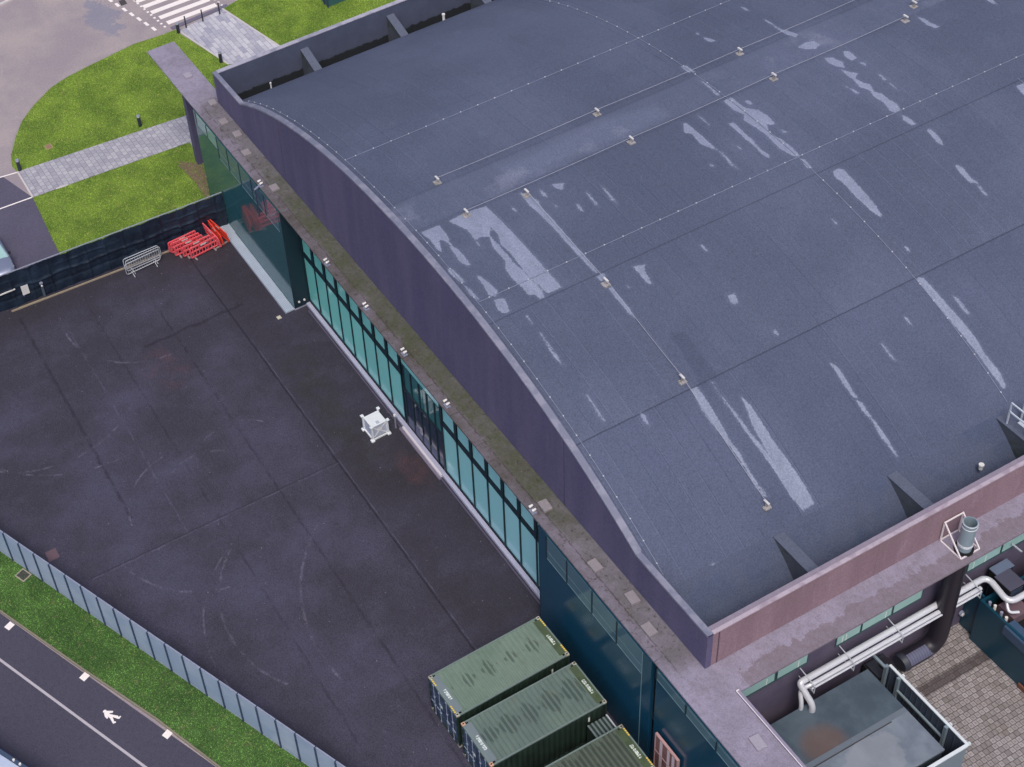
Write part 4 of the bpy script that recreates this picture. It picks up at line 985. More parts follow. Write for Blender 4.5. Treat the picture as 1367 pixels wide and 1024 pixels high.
MB().tube([(0,0,0),(0,0,0.95)], 0.05, 12).build('post', surf('post_grey', (130,130,150)), t, smooth=True); MB().tube([(0,0,0.95),(0,0,1.05)], 0.075, 12).build('post_head', m_lampw, t, smooth=True)
for (px, py) in ((402,402),(409,400)):
    p = GX(px, py, -0.0); 
t = empty('wall_sockets', (0.11, -0.45, 0.55), label='pair of small round white fittings low on the dark return wall of the recess', cat='fitting')
for y in (-0.18, 0.18): MB().tube([(0,y,0),(0.05,y,0)], 0.07, 12).build('fitting', m_lampw, t, smooth=True)
# shipping containers
def roofgreen(name, c8, c2, cd, seed, cx, xo, ofs, grow):
    M = Mat(name, 0.6, spec=0.4); n1 = M.noise(0.5, 5); n2 = M.noise(45, 2)
    c = M.mix(n1.step(0.35, 0.7), base(c8), base(c2))
    val = ((M.y*(1/0.24)+seed).mod(1.0)-0.5).abs().step(0.32, 0.18)
    big = M.noise(0.85+seed*0.05, 3, (0.9, 0.55, 1)); st = M.white((M.y*(1/0.24)+seed+0.5).floor())
    cl = (((M.y+4.0)*(1/1.12)+ofs).mod(1.0)-0.5).abs()
    amp = (cl*(-1.9)+0.62+grow)*(M.y*0.085+1.05) + (st-0.5)*0.35
    wet = val*((M.x-cx-xo + (big-0.5)*0.25).abs() - amp).step(0.03, -0.05)
    grv = ((M.y*(1/0.24)+seed+0.17).mod(1.0)-0.5).abs().step(0.06, 0.0); c = M.mix(grv*0.4, c, base(cd))
    c = M.mix(wet*0.62, c, base(cd))
    c = M.mix(M.noise(2.0, 5).step(0.55, 0.75)*0.4, c, base((96,100,86))); c = M.mix(M.noise(4.0, 6).step(0.66, 0.72)*0.6, c, base((120,92,72)))
    return M.out(M.scale(c, (n2-0.5)*0.25+(M.noise(3,5)-0.5)*0.4+1.0))
m_cside = surf('container_green', (38,56,50), 0.55, 0.2, 1.5, 0.15, 30, c2=(30,44,40)); m_cend = surf('container_end_navy', (62,80,110), 0.5, 0.3, 2.0, 0.2, 30, c2=(40,54,84))
m_cplate = surf('olive_plate', (74,88,66), 0.6, 0.25, 2.5, 0.2, 30, c2=(58,72,50)); m_cplateg = surf('slate_plate', (112,124,136), 0.6, 0.15, 2.5, 0.15, 30)
m_frame = surf('container_frame', (112,128,130), 0.55, 0.15, 2, 0.15, 30); m_cast = surf('corner_casting', (176,178,172), 0.6, 0.2, 5, 0.2, 30, c2=(120,104,96)); m_castr = surf('rusty_casting', (204,160,140), 0.6, 0.2, 5, 0.2, 30)
m_hole = surf('black_hole', (14,14,20), 0.9); m_yel = surf('hazard_yellow', (232,196,70), 0.6, 0.2, 8, 0.2, 30); m_rod = surf('lock_rod', (140,150,180), 0.4); m_txt = surf('stencil_white', (226,236,240), 0.6)
def container(cx, cy, rz, roofm, label, num, hazard, endpl, nearpl, cast_near):
    LC, WC, HC = 6.06, 2.44, 2.59
    t = empty('shipping_container', (cx, cy, 0.006), rz, label=label, cat='shipping container', group='green shipping containers in a row')
    hx, hy = WC/2, LC/2; n = 200
    b = MB(); y0, y1 = -hy+0.30, hy-0.30; prof = []
    k = 0; per = 0.24; y = y0
    while y < y1:
        for dy, z in ((0.0,0),(0.10,0),(0.13,-0.03),(0.21,-0.03),(0.24,0)): 
            if y+dy <= y1: prof.append((y+dy, HC-0.02+z))
        y += per
    prof.append((y1, HC-0.02)); v = []; f = []
    for (yy, z) in prof: v += [(-hx+0.05,yy,z),(hx-0.05,yy,z)]
    for i in range(len(prof)-1): f.append((2*i,2*i+1,2*i+3,2*i+2))
    b.add(v, f).build('roof', roofm, t)
    MB().box(-hx+0.16,hx-0.16,hy-0.42,hy-0.06,HC-0.06,HC-0.008).build('roof_end_plate', endpl, t)
    MB().box(-hx+0.16,hx-0.16,-hy+0.06,-hy+0.42,HC-0.06,HC-0.008).build('roof_end_plate', nearpl, t)
    for s in (-1, 1):                     # corrugated sides
        pr = []; y = -hy+0.12
        while y < hy-0.12:
            for dy, d in ((0.0,0.0),(0.07,0.0),(0.14,-0.036),(0.21,-0.036)):
                if y+dy < hy-0.12: pr.append((y+dy, hx-0.012+d))
            y += 0.28
        v = []; f = []
        for yy, xx_ in pr: v += [(s*xx_,yy,0.14),(s*xx_,yy,HC-0.08)]
        for i in range(len(pr)-1): f.append((2*i,2*i+2,2*i+3,2*i+1) if s > 0 else (2*i,2*i+1,2*i+3,2*i+2))
        MB().add(v, f).build('side_wall', m_cside, t)
        MB().box(*sorted((s*(hx-0.06),s*hx)),-hy+0.17,hy-0.17,HC-0.10,HC-0.005).build('top_rail', m_frame, t)
        MB().box(*sorted((s*(hx-0.06),s*hx)),-hy+0.17,hy-0.17,0.02,0.17).build('bottom_rail', m_cside, t)
    for sy in (-1, 1):
        MB().box(-hx+0.17,hx-0.17,*sorted((sy*(hy-0.07),sy*(hy-0.002))),HC-0.14,HC-0.004).build('header_rail', m_frame, t)
        MB().box(-hx+0.17,hx-0.17,*sorted((sy*(hy-0.07),sy*(hy-0.002))),0.02,0.16).build('sill_rail', m_cside, t)
        for sx in (-1, 1):
            MB().box(*sorted((sx*(hx-0.10),sx*(hx-0.001))),*sorted((sy*(hy-0.10),sy*(hy-0.001))),0.12,HC-0.12).build('corner_post', m_cside, t)
            for z in (0.0, HC-0.118):
                cm = cast_near if (sy < 0 and z > 1) else m_cast
                c_ = MB().box(*sorted((sx*(hx-0.165),sx*(hx+0.004))),*sorted((sy*(hy-0.17),sy*(hy+0.004))),z,z+0.122).build('corner_casting', cm, t, bevel=0.01)
                if z > 1:
                    a = [(sx*(hx-0.08)+0.032*math.cos(q), sy*(hy-0.085)+0.055*math.sin(q), HC+0.006) for q in [2*math.pi*k/14 for k in range(14)]]
                    MB().add(a, [tuple(range(14))]).build('casting_hole', m_hole, c_)
            if hazard[0 if sy > 0 else 1]:
                hz = MB(); 
                for q in range(4): x = sx*(hx-0.24-q*0.11); hz.add([(x-0.045,sy*(hy-0.05)-0.035,HC+0.001),(x+0.03,sy*(hy-0.05)-0.035,HC+0.001),(x+0.05,sy*(hy-0.05)+0.035,HC+0.001),(x-0.025,sy*(hy-0.05)+0.035,HC+0.001)], [(0,1,2,3)])
                hz.build('hazard_stripe', m_yel, t)
    MB().box(-hx+0.1,hx-0.1,hy-0.06,hy-0.05,0.14,HC-0.12).build('end_wall', m_cside, t)
    # door end
    for s in (-1, 1):
        d = MB().box(*sorted((s*0.015,s*(hx-0.11))),-hy+0.04,-hy+0.075,0.17,HC-0.15).build('door', m_cend, t)
        b = MB()
        for i in range(4): zz = 0.42+i*0.55; b.box(*sorted((s*0.08,s*(hx-0.17))),-hy+0.025,-hy+0.039,zz,zz+0.24)
        b.build('door_ribs', m_cend, d)
        for xr in (0.30, 0.78):
            MB().tube([(s*xr,-hy-0.0,0.08),(s*xr,-hy-0.0,HC-0.08)], 0.02, 8).build('lock_rod', m_rod, d, smooth=True)
            b = MB()
            for zz in (0.12, 0.8, 1.5, HC-0.16): b.box(s*xr-0.05,s*xr+0.05,-hy-0.025,-hy+0.035,zz-0.04,zz+0.04)
            b.build('cam_keeper', m_rod, d)
            MB().bar((s*xr,-hy-0.03,1.05),(s*(xr+0.25),-hy-0.03,1.0),0.03,0.05).build('handle', m_rod, d)
        b = MB()
        for i in range(4): zz = 0.35+i*0.62; b.box(*sorted((s*(hx-0.12),s*(hx-0.05))),-hy-0.012,-hy+0.03,zz,zz+0.1)
        b.build('hinge', m_cend, d)
    MB().box(-0.36,-0.16,-hy+0.028,-hy+0.036,1.25,1.6).build('data_plate', m_txt, t)
    for sy, tx, off in ((1, num, 0.25), (-1, num, 0.0)):
        mtx = Matrix.Translation((0.05+off*0.4, sy*(hy-0.25), HC-0.004)) @ Matrix.Rotation(math.pi if sy > 0 else 0, 4, 'Z')
        text_mesh(tx, 0.21, m_txt, 'stencilled_number', t, mtx @ Matrix.Diagonal((0.62,1,1,1)))
    mtx = Matrix.Translation((hx+0.002, hy-0.95, 1.95)) @ Matrix.Rotation(math.pi/2, 4, 'Z') @ Matrix.Rotation(math.pi/2, 4, 'X') @ Matrix.Rotation(-math.pi/2, 4, 'Z')
    text_mesh('280060', 0.12, m_txt, 'side_number', t, mtx)
    return t
container(28.76,-4.71,0.018, roofgreen('roof_green_pale', (114,132,126), (104,124,116), (48,62,58), 0.3, 28.76, -0.1, 0.55, 0.0), 'leftmost green container, palest roof with a few dark puddle streaks, first beside the open tarmac', '8 280060 8', (True, True), m_cplate, m_cplateg, m_cast)
container(31.60,-4.70,0.006, roofgreen('roof_green_mid', (94,110,110), (102,120,116), (46,60,62), 1.7, 31.6, -0.1, 0.2, 0.32), 'middle green container, rusty pink corner castings at its door end', '8 280060 8273', (False, False), m_cplate, m_cplateg, m_castr)
container(35.25,-4.79,0.0, roofgreen('roof_green_dark', (80,90,84), (90,100,94), (42,50,46), 3.1, 35.2, 0.0, 0.3, 1.2), 'rightmost green container, darkest roof, cut by the bottom of the picture', '8 280060 827', (True, False), m_cplate, m_cplateg, m_cast)
t = empty('grey_cabinet', (33.39, -2.95, 0.006), label='small grey ribbed cabinet wedged between the middle and right containers', cat='cabinet')
MB().box(-0.38,0.37,0.1,1.1,0,1.9).build('cabinet_body', m_cside, t); b = MB()
for i in range(5): b.box(-0.38,0.37,0.1+i*0.2,0.19+i*0.2,1.9,1.93)
b.build('ribbed_top', surf('ribbed_grey', (104,116,124), 0.6, 0.15), t); MB().box(-0.4,0.39,1.1,1.16,1.8,1.96).build('edge_trim', m_galv, t)
t = empty('timber_hoarding', (36.33, -1.12, 0.006), label='upright brown board with white vertical stripes against the blue glass beside the containers', cat='board')
m_bb = surf('brown_board', (124,88,92), 0.8, 0.3, 3, 0.2, 20, c2=(96,66,72)); m_bw = surf('white_stripe_board', (196,180,196), 0.7, 0.15, 4, 0.1, 20)
MB().box(-0.72,0.74,-0.04,0.04,0,3.5).build('board', m_bb, t)
for x0, x1 in ((-0.42,-0.25),(0.08,0.24),(0.40,0.56)): MB().box(x0,x1,-0.052,-0.041,0.1,3.42).build('white_stripe', m_bw, t)
b = MB().box(-0.76,-0.70,-0.06,0.06,0,3.56); b.box(0.72,0.78,-0.06,0.06,0,3.56); b.box(-0.7,0.72,-0.06,0.06,3.5,3.56); b.box(-0.7,0.72,-0.058,-0.041,2.3,2.36); b.build('board_frame', surf('pink_frame', (176,140,148), 0.8, 0.2, 4, 0.1, 20), t)
# site cabin corner, bottom left
p = G(8,1005,2.2); q = G(37,1024,2.2); ca = math.atan2(q[1]-p[1], q[0]-p[0])
t = empty('site_cabin', (float(p[0]), float(p[1]), 0.01), ca, label='pale flat roofed cabin with dark blue edge, in the bottom left corner', cat='cabin')
MB().box(-6,3,-2.4,-0.14,0.0,2.1).build('cabin_wall', m_crated, t); MB().box(-6,3,-2.4,-0.2,2.1,2.18).build('cabin_roof', surf('pale_roof', (176,188,220), 0.5, 0.15, 1, 0.1, 30), t)
MB().box(-6.05,3.05,-0.19,0.0,2.02,2.22).build('edge_rail', m_pdark, t)
for x in (-1.2, 0.6, 1.0): MB().tube([(x,-0.10,2.22),(x,-0.10,2.30)], 0.06, 10).build('rail_cap', m_lampw, t)
MB().box(-0.9,-0.3,-0.95,-0.45,2.18,2.35).build('roof_hatch', m_brown, t)
# bollards by the paths
m_bol = surf('bollard_black', (44,48,66), 0.5); 
def bollard(p, thick, lab):
    t = empty('bollard', (float(p[0]), float(p[1]), 0.06), label=lab, cat='bollard', group='lit path bollards' if thick else 'slim crossing posts')
    if thick:
        MB().tube([(0,0,0),(0,0,0.78)], 0.13, 14).build('bollard_body', m_bol, t, smooth=True)
        MB().tube([(0,0,0.78),(0,0,0.90)], 0.115, 14).build('lamp_ring', m_galv, t, smooth=True); MB().tube([(0,0,0.90),(0,0,0.95)], [0.135,0.10], 14).build('cap', m_lampg, t, smooth=True)
    else:
        MB().tube([(0,0,0),(0,0,1.0)], [0.055,0.05], 12).build('post', m_bol, t, smooth=True); MB().tube([(0,0,1.0),(0,0,1.03)], 0.06, 12).build('cap', m_bol, t, smooth=True)
bs = crop(170,0,6.835,[(470,305),(858,572),(540,260),(692,200),(845,135)])
bollard(G(*bs[0]), True, 'thick dark bollard at the road corner of the crossing path')
bollard(G(*bs[1]), True, 'thick dark bollard beside the crossing path close to the building corner')
bollard(G(187.5,169), True, 'thick dark bollard on the upper lawn edge halfway along the footpath')
bollard(G(27,228), True, 'thick dark bollard at the road end of the footpath')
bollard(G(*bs[2]), False, 'slim dark post at the crossing, nearest the thick bollard')
bollard(G(*bs[3]), False, 'middle slim dark post at the crossing')
bollard(G(*bs[4]), False, 'slim dark post at the crossing, farthest from the thick bollard')
# teal enclosure at the top
t = empty('utility_enclosure', (-28.15, 16.25, 0.05), label='teal panelled utility enclosure with dark corner posts on the lawn at the top edge', cat='enclosure')
MB().box(-2.0,-0.06,0.06,3.4,0,1.9).build('panel_wall', surf('teal_grey_panel', (62,104,112), 0.5, 0.15), t)
for x in (-2.0,-0.6,-0.03):
    for y in (0.03,3.4): MB().box(x-0.06,x+0.06,y-0.06,y+0.06,0,2.0).build('corner_post', m_pdark, t)
# silver car, left edge
def car():
    t = empty('parked_car', (-14.75, -15.28, 0.01), label='silver car parked behind the dark fence at the left edge', cat='car')
    paint = Mat('silver_paint', 0.28, 0.55, 0.6); pn = paint.noise(300, 1); paint = paint.out(paint.scale(base((150,158,190)), (pn-0.5)*0.1+1.0))
    glass = glassy('car_glass', (150,186,196), 0.08); blk = surf('tyre_rubber', (28,28,32), 0.8); rim = surf('alloy_rim', (150,152,160), 0.35, metal=0.6)
    st = [(-2.15,0.70,0.42,0.72),(-2.05,0.82,0.30,0.90),(-1.5,0.88,0.24,0.98),(-0.6,0.90,0.22,0.96),(0.3,0.90,0.22,0.96),(0.85,0.90,0.22,0.97),(1.3,0.885,0.23,0.93),(1.75,0.86,0.25,0.84),(2.0,0.78,0.28,0.76),(2.12,0.62,0.34,0.66),(2.16,0.42,0.40,0.60)]
    v = []; f = []; m = 14
    for x, w, z0, z1 in st:
        ring = [(-0.8,z0),(-1.0,z0+0.10),(-1.0,(z0+z1)/2),(-0.975,z1-0.10),(-0.90,z1-0.02),(-0.6,z1+0.02),(-0.2,z1+0.035)]
        ring = ring + [(-a, b) for a, b in ring[::-1]]
        v += [(x, a*w, b) for a, b in ring]
    for i in range(len(st)-1):
        for k in range(m): f.append((i*m+k, (i+1)*m+k, (i+1)*m+(k+1) % m, i*m+(k+1) % m))
    f += [tuple(range(m)), tuple((len(st)-1)*m+k for k in range(m))[::-1]]
    body = MB().add(v, f).build('body', paint, t, smooth=True)
    cab = [(-1.9,0.70,0.97),(-1.35,0.60,1.40),(-0.6,0.60,1.47),(0.0,0.60,1.44),(0.95,0.74,0.98)]
    v = []; f = []
    for x, w, z in cab: v += [(x,-0.80 if z > 1 else -w,0.96),(x,-w,z),(x,w,z),(x,0.80 if z > 1 else w,0.96)]
    R = MB().add([(-1.35,-0.6,1.405),(-0.6,-0.6,1.475),(0.0,-0.6,1.445),(0.0,0.6,1.445),(-0.6,0.6,1.475),(-1.35,0.6,1.405)], [(0,1,4,5),(1,2,3,4)]).build('car_roof', paint, t)
    MB().add([(0.0,-0.6,1.44),(0.95,-0.76,0.97),(0.95,0.76,0.97),(0.0,0.6,1.44)], [(0,1,2,3)]).build('windscreen', glass, t)
    MB().add([(-1.35,-0.6,1.40),(-1.9,-0.72,0.97),(-1.9,0.72,0.97),(-1.35,0.6,1.40)], [(0,3,2,1)]).build('rear_window', glass, t)
    for s in (-1, 1):
        MB().add([(-1.35,s*0.6,1.40),(-1.9,s*0.72,0.97),(0.95,s*0.80,0.97),(0.0,s*0.6,1.44),(-0.6,s*0.6,1.47)], [(0,1,2,3,4) if s < 0 else (4,3,2,1,0)]).build('side_window', glass, t)
        MB().bar((0.02,s*0.61,1.45),(0.98,s*0.79,0.98),0.06,0.05).build('windscreen_pillar', paint, t)
        MB().box(0.55,0.72,*sorted((s*0.86,s*1.02)),0.92,1.05).build('door_mirror', blk, t, bevel=0.03)
        MB().add([(1.78,s*0.80,0.80),(2.06,s*0.66,0.68),(2.10,s*0.50,0.64),(1.90,s*0.56,0.80)], [(0,1,2,3) if s > 0 else (3,2,1,0)]).build('headlight', m_lampw, t)
        for x in (-1.35, 1.32):
            w_ = MB().tube([(x,s*0.72,0.31),(x,s*0.90,0.31)], 0.31, 20).build('wheel', blk, t, smooth=True); MB().tube([(x,s*0.90,0.31),(x,s*0.915,0.31)], 0.2, 16).build('rim', rim, w_)
    MB().box(2.08,2.17,-0.45,0.45,0.42,0.56).build('grille', blk, t)
car()

# ================================================================ PLANT YARD
m_pipe = Mat('polished_pipe', 0.25, 0.15, 0.7); _n = m_pipe.noise(3, 3); m_pipe = m_pipe.out(m_pipe.scale(base((212,214,232)), (_n-0.5)*0.2+1.0))
def bez(pts, n=8, rr=0.35):
    pts = [Vector(p) for p in pts]; out = [pts[0]]
    for i in range(1, len(pts)-1):
        a, b_, c = pts[i-1], pts[i], pts[i+1]; r1 = min(rr, (b_-a).length*0.49, (c-b_).length*0.49)
        p, q = b_+(a-b_).normalized()*r1, b_+(c-b_).normalized()*r1
        out += [(1-s)**2*p+2*s*(1-s)*b_+s*s*q for s in [k/n for k in range(n+1)]]
    return out+[pts[-1]]
t = empty('insulated_pipes', (36.9, 5.4, 3.88), label='bundle of bright silver pipes running along the brown wall', cat='pipes')
O = Vector((36.9, 5.4, 3.88)); rel = lambda L_: [Vector(p)-O for p in L_]
MB().tube(bez(rel([(37.65,5.55,2.4),(37.65,5.55,3.0),(36.9,5.35,3.88),(36.9,5.75,3.88),(36.9,15.9,3.88),(38.35,15.75,3.7),(38.45,19.5,3.85)]), 8, 0.45), 0.145, 16).build('main_pipe', m_pipe, t, smooth=True)
MB().tube(bez(rel([(37.35,5.2,2.4),(37.35,5.2,3.0),(37.0,5.35,3.5),(37.16,5.8,3.74),(37.16,15.3,3.74)]), 8, 0.35), 0.10, 12).build('thin_pipe', m_pipe, t, smooth=True)
MB().tube(bez(rel([(37.30,5.7,3.66),(37.30,15.2,3.66)])), 0.05, 10).build('thin_pipe', m_pipe, t, smooth=True)
MB().tube(bez(rel([(38.1,15.9,3.5),(38.5,15.7,3.2),(38.7,16.1,3.2)]), 8, 0.2), 0.07, 10).build('branch_pipe', m_pipe, t, smooth=True)
for y in (5.75,7.9,10.6,15.05):
    b = MB().bar(Vector((36.45,y,4.1))-O, Vector((37.45,y,3.95))-O, 0.04,0.04); b.bar(Vector((37.42,y,3.95))-O, Vector((37.42,y,3.45))-O, 0.03); b.bar(Vector((36.45,y,3.5))-O, Vector((37.42,y,3.5))-O, 0.04); b.build('pipe_bracket', m_galv, t)
m_bd = surf('black_duct', (38,34,46), 0.45, 0.15, 1, 0.1, 20)
t = empty('black_duct', (37.12, 13.3, 0.006), label='large black round duct dropping from the ledge and turning along the paving', cat='duct')
MB().tube(bez([(0,0,7.84),(0,0,1.02),(0,-1.9,1.02)], 12, 0.9), 0.42, 24).build('duct', m_bd, t, smooth=True)
MB().tube([(0,-1.9,1.02),(0,-2.15,1.02)], [0.46,0.40], 24).build('duct_mouth', surf('duct_collar', (52,56,72), 0.5), t, smooth=True)
M = Mat('ribbed_sleeve', 0.45); k = ((M.y*7.0).mod(1.0)-0.5).abs().step(0.35, 0.5); m_sl = M.out(M.mix(k, base((98,100,130)), base((62,62,88))))
v = []; f = []
for i, y in enumerate((-0.55,-1.85)):
    for k in range(9): a = math.radians(10+k*10); v.append((0.43*math.cos(a), y, 1.02+0.43*math.sin(a)))
for k in range(8): f.append((k, k+1, 9+k+1, 9+k))
MB().add(v, f).build('duct_sleeve', m_sl, t, smooth=True)
b = MB().bar((-0.7,-0.95,6.7),(0.0,-0.5,6.7),0.06); b.bar((-0.7,-0.5,6.7),(-0.7,-1.0,6.7),0.06); b.bar((-0.65,-0.55,7.3),(-0.2,-0.5,6.2),0.05); b.build('duct_bracket', m_bd, t)
t = empty('exhaust_flue', (37.22, 13.36, 7.952), label='galvanised round flue open at the top, standing on the right hand ledge', cat='flue')
m_fl = surf('flue_galvanised', (136,154,172), 0.4, 0.15, 1.5, 0.1, 30, spec=0.6)
MB().tube([(0,0,0),(0,0,0.12)], 0.40, 28).build('collar', m_hole, t, smooth=True)
fl = MB(); n = 28
for r0, z0, z1 in ((0.30,0.10,1.84),(0.27,0.10,1.84)): 
    v = [(r0*math.cos(2*math.pi*k/n), r0*math.sin(2*math.pi*k/n), z) for z in (z0, z1) for k in range(n)]
    fl.add(v, [((k, (k+1)%n, n+(k+1)%n, n+k) if r0 == 0.30 else (n+k, n+(k+1)%n, (k+1)%n, k)) for k in range(n)])
o = len(fl.v)//2; fl.f += [(n+k, n+(k+1)%n, 3*n+(k+1)%n, 3*n+k) for k in range(n)]
fl.build('flue_tube', m_fl, t, smooth=True)
for z in (0.42, 0.50, 1.60, 1.82):
    v = [(r*math.cos(2*math.pi*k/n), r*math.sin(2*math.pi*k/n), zz) for r, zz in ((0.301,z-0.02),(0.325,z),(0.301,z+0.02)) for k in range(n)]
    MB().add(v, [(i*n+k, i*n+(k+1)%n, (i+1)*n+(k+1)%n, (i+1)*n+k) for i in (0,1) for k in range(n)]).build('flue_band', m_galv, t, smooth=True)
t = empty('flue_support', (36.35, 12.87, 7.952), label='white tubular support frame braced around the galvanised flue', cat='frame')
m_ws = surf('white_steel', (226,218,232), 0.5)
def fr(nm, *segs):
    b = MB()
    for p, q in segs: b.bar(p, q, 0.055)
    b.build(nm, m_ws, t)
fr('base_frame', ((0.02,0,0.04),(1.2,0,0.04)), ((1.2,0.0,0.04),(1.2,1.02,0.04)), ((1.2,1.02,0.04),(0.02,1.02,0.04)), ((0.02,1.02,0.04),(0.02,0,0.04)))
fr('brace', ((0.06,0,1.27),(1.2,0.0,0.05))); fr('brace', ((0.06,1.0,1.27),(1.2,1.02,0.05)))
fr('top_bar', ((0.06,-0.02,1.27),(0.06,1.04,1.27))); fr('upright', ((0.04,0,0.04),(0.05,0,1.27))); fr('upright', ((0.04,1.02,0.04),(0.05,1.02,1.27)))
# flat roofed plant unit
def unit_roof():
    M = Mat('unit_roof', 0.7, spec=0.4); n1 = M.noise(0.7, 5); n2 = M.noise(40, 2); n3 = M.noise(1.8, 6)
    right = (M.x).step(39.6, 39.7)
    c = M.mix(n1.step(0.35, 0.65), base((66,80,98)), base((82,96,114)))
    cr = M.mix(n1.step(0.35, 0.6), base((104,114,134)), base((122,132,152)))
    c = M.mix(right, c, cr)
    rust = ((M.x-39.15)*(M.x-39.15)*0.8 + (M.y-4.9)*(M.y-4.9)*0.55 + (n3-0.5)*0.6).step(1.0, 0.1)*(right*(-1.0)+1.0)
    c = M.mix(rust*0.75, c, base((104,84,82)))
    pale = ((M.x-40.7)*(M.x-40.7)*0.9 + (M.y-6.2)*(M.y-6.2)*0.45 + (n3-0.5)*1.6).step(1.0, 0.7)*right
    c = M.mix(pale*0.4, c, base((154,158,176)))
    return M.out(M.scale(c, (n2-0.5)*0.18+(n3-0.5)*0.2+1.0))
t = empty('plant_unit', (39.6, 5.0, 0.006), label='flat roofed grey plant unit with a rust stain, behind the white trimmed ledge', cat='plant unit')
T0 = Vector((39.6,5.0,0.006))
def bx(b, x0,x1,y0,y1,z0,z1): return b.box(x0-39.6,x1-39.6,y0-5,y1-5,z0,z1)
bx(MB(),37.35,41.8,1.6,8.88,0,2.5).build('unit_wall', surf('unit_side', (70,84,100), 0.6), t)
bx(MB(),37.3,41.85,1.55,8.93,2.5,2.6).build('unit_roof', unit_roof(), t)
bx(MB(),39.50,39.72,1.56,8.92,2.6,2.625).build('roof_seam_and_shadow', surf('seam_flashing', (104,114,132), 0.5, 0.15), t)
bx(MB(),39.74,39.79,1.56,8.0,2.6,2.61).build('roof_seam_and_shadow', surf('seam_shadow', (60,58,64), 0.8), t)  # thin dark strip painted as the flashing's shadow
# louvred screen around it
ZS = 2.9; m_scr = surf('screen_steel', (122,138,156), 0.45, 0.12, 2, 0.1, 30); m_scrw = surf('white_capping', (214,222,238), 0.45, 0.06, 2, 0.05, 30); m_louv = surf('louvre_dark', (70,78,96), 0.6)
t = empty('louvred_screen', (37.8, 9.75, 0.006), label='steel screen with white capping and dark louvres around the grey plant unit', cat='screen')
o_ = (37.8, 9.75)
def bs_(b, x0,x1,y0,y1,z0,z1): return b.box(x0-o_[0],x1-o_[0],y0-o_[1],y1-o_[1],z0,z1)
bs_(MB(),37.75,42.3,9.66,9.78,ZS-0.06,ZS).build('capping', m_scrw, t); bs_(MB(),42.18,42.32,2.0,9.655,ZS-0.06,ZS).build('capping', m_scrw, t)
bs_(MB(),36.5,37.74,9.42,9.54,ZS-0.1,ZS).build('link_beam', m_scr, t)
for x in (37.72,38.45,41.2): bs_(MB(),x-0.07,x+0.07,9.5,9.655,0,ZS-0.002).build('post', m_scr, t)
bs_(MB(),38.5,41.2,9.52,9.62,1.95,2.05).build('mid_rail', m_scr, t)
bs_(MB(),37.8,42.2,9.70,9.76,0.1,ZS-0.065).build('outer_panel', m_louv, t); bs_(MB(),42.26,42.30,2.0,9.65,0.1,ZS-0.065).build('outer_panel', m_scr, t)
b = MB()
for i in range(14): bs_(b, 37.9+i*0.31,37.925+i*0.31,9.64,9.695,0.3,2.7)
b.build('louvres', m_pdark, t)
for x in (38.45,41.2,42.24): bs_(MB(),x-0.06,x+0.06,9.79,9.86,ZS-0.12,ZS+0.03).build('bolt_bracket', m_scrw, t)
# dark things behind: fan unit and blue container
t = empty('fan_unit', (37.0, 10.1, 0.006), label='dark fan unit low against the brown wall beside the black duct mouth', cat='fan unit')
MB().box(-0.45,0.5,-0.6,0.55,0,1.5).build('casing', m_hole, t); MB().box(-0.4,0.45,-0.5,0.5,1.5,1.56).build('top_plate', surf('fan_top', (44,48,62), 0.6), t)
MB().tube([(0.1,0.2,1.56),(0.1,0.2,1.75)], 0.3, 18).build('fan_ring', m_bd, t, smooth=True); MB().box(-0.05,0.08,0.42,0.5,1.56,1.66).build('red_valve', surf('valve_red', (170,60,60), 0.5), t)
t = empty('blue_container', (37.3, 15.3, 0.006), label='deep teal blue steel container with open top equipment beside the sett paving', cat='container')
m_blue = glassy('blue_container_paint', (18,64,88), 0.35, 0.2, 0.4)
MB().box(0,8,0,0.12,0,3.0).build('front_wall', m_blue, t); MB().box(0,0.12,0.12,6,0,3.0).build('end_wall', m_blue, t); MB().box(0.12,8,0.12,6,0,2.3).build('deck', m_hole, t)
MB().box(1.5,8,-0.12,0.5,2.4,2.95).build('upper_box', surf('steel_blue_box', (58,80,112), 0.45, 0.15), t)
MB().box(2.9,8,-0.10,-0.02,0.02,0.3).build('timber_beam', surf('rusty_beam', (112,74,66), 0.8, 0.3, 3, 0.2, 20), t)
for i, (x, y, z) in enumerate(((0.35,0.2,3.0),(0.6,0.25,3.0),(1.0,0.22,3.0),(1.3,0.2,3.0))): MB().tube([(x,y,z-0.2),(x,y,z+0.12)], 0.07, 10).build('valve', m_lampw if i % 2 else m_lampg, t)
for i in range(5): MB().tube([(2.2+i*0.3,2.2,2.3),(2.2+i*0.3,2.2,3.1)], 0.12, 10).build('tank', m_scr, t, smooth=True)
MB().box(0.5,1.4,0.6,1.6,2.3,2.8).build('crate_brown', m_brown, t)
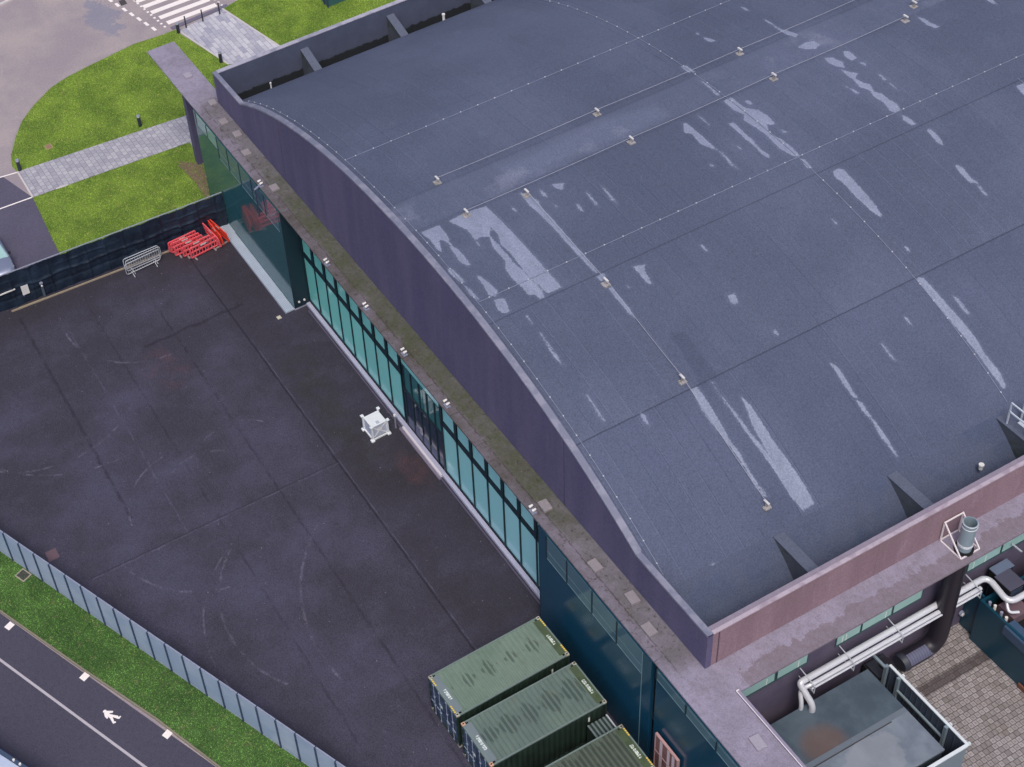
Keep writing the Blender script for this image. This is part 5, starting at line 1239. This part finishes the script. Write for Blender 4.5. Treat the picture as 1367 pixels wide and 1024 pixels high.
MB().box(36.44-37.3,-0.02,0.22,0.3,0,3.05).build('infill_panel', m_blue, t)
def acu(x0,x1,y0,y1,z1,lab,mt):
    t = empty('rooftop_cabinet', ((x0+x1)/2,(y0+y1)/2,z1-0.9), label=lab, cat='cabinet')
    hx, hy = (x1-x0)/2, (y1-y0)/2
    MB().box(-hx,hx,-hy,hy,0,0.84).build('casing', m_hole, t, bevel=0.02); MB().box(-hx-0.02,hx+0.02,-hy-0.02,hy+0.02,0.84,0.9).build('lid', mt, t, bevel=0.01)
    b = MB()
    for i in range(5): b.box(hx,hx+0.015,-hy+0.08,hy-0.08,0.1+i*0.14,0.16+i*0.14)
    b.build('vent_slats', m_pdark, t); MB().box(-hx+0.1,-hx+0.2,-hy+0.05,-hy+0.15,-1.2,0).build('support_leg', m_pdark, t)
acu(36.65,37.08,16.3,17.3,3.9,'small blue grey lidded cabinet above the bend of the silver pipe', surf('cabinet_lid_blue', (100,112,142), 0.5))
acu(37.1,38.0,16.15,17.0,3.9,'larger dark lidded cabinet below the small one, inside the pipe bend', surf('cabinet_lid_dark', (78,78,100), 0.5))
t = empty('flexible_ducts', (37.4, 18.2, 3.6), label='bundle of ribbed flexible silver ducts at the right edge beyond the cabinets', cat='ducts')
for k in range(5):
    P_ = [(0.25*k+0.3*math.sin(s*2+k), -0.35+0.12*k+s*1.1, 0.25*math.sin(s*3+k)) for s in [i/24 for i in range(25)]]
    MB().tube(P_, [0.10 if i % 2 else 0.075 for i in range(25)], 10).build('duct', m_galv, t)
t = empty('wall_lamp', (36.46, 15.4, 0.98), label='round pale lamp on the brown wall beside the teal container', cat='lamp')
MB().tube([(0,0,0),(0.12,0,0)], 0.14, 16).build('lamp_body', m_lampg, t, smooth=True); MB().tube([(0.12,0,-0.03),(0.16,0,-0.03)], 0.09, 14).build('lens', m_lampw, t, smooth=True)
t = empty('ledge_pipe', (36.5, 17.6, 4.6), label='short pale pipe bracket on the brown wall at the right edge', cat='bracket')
MB().bar((0,0,0),(0.5,0.1,-0.1),0.06).build('bracket_arm', m_galv, t)
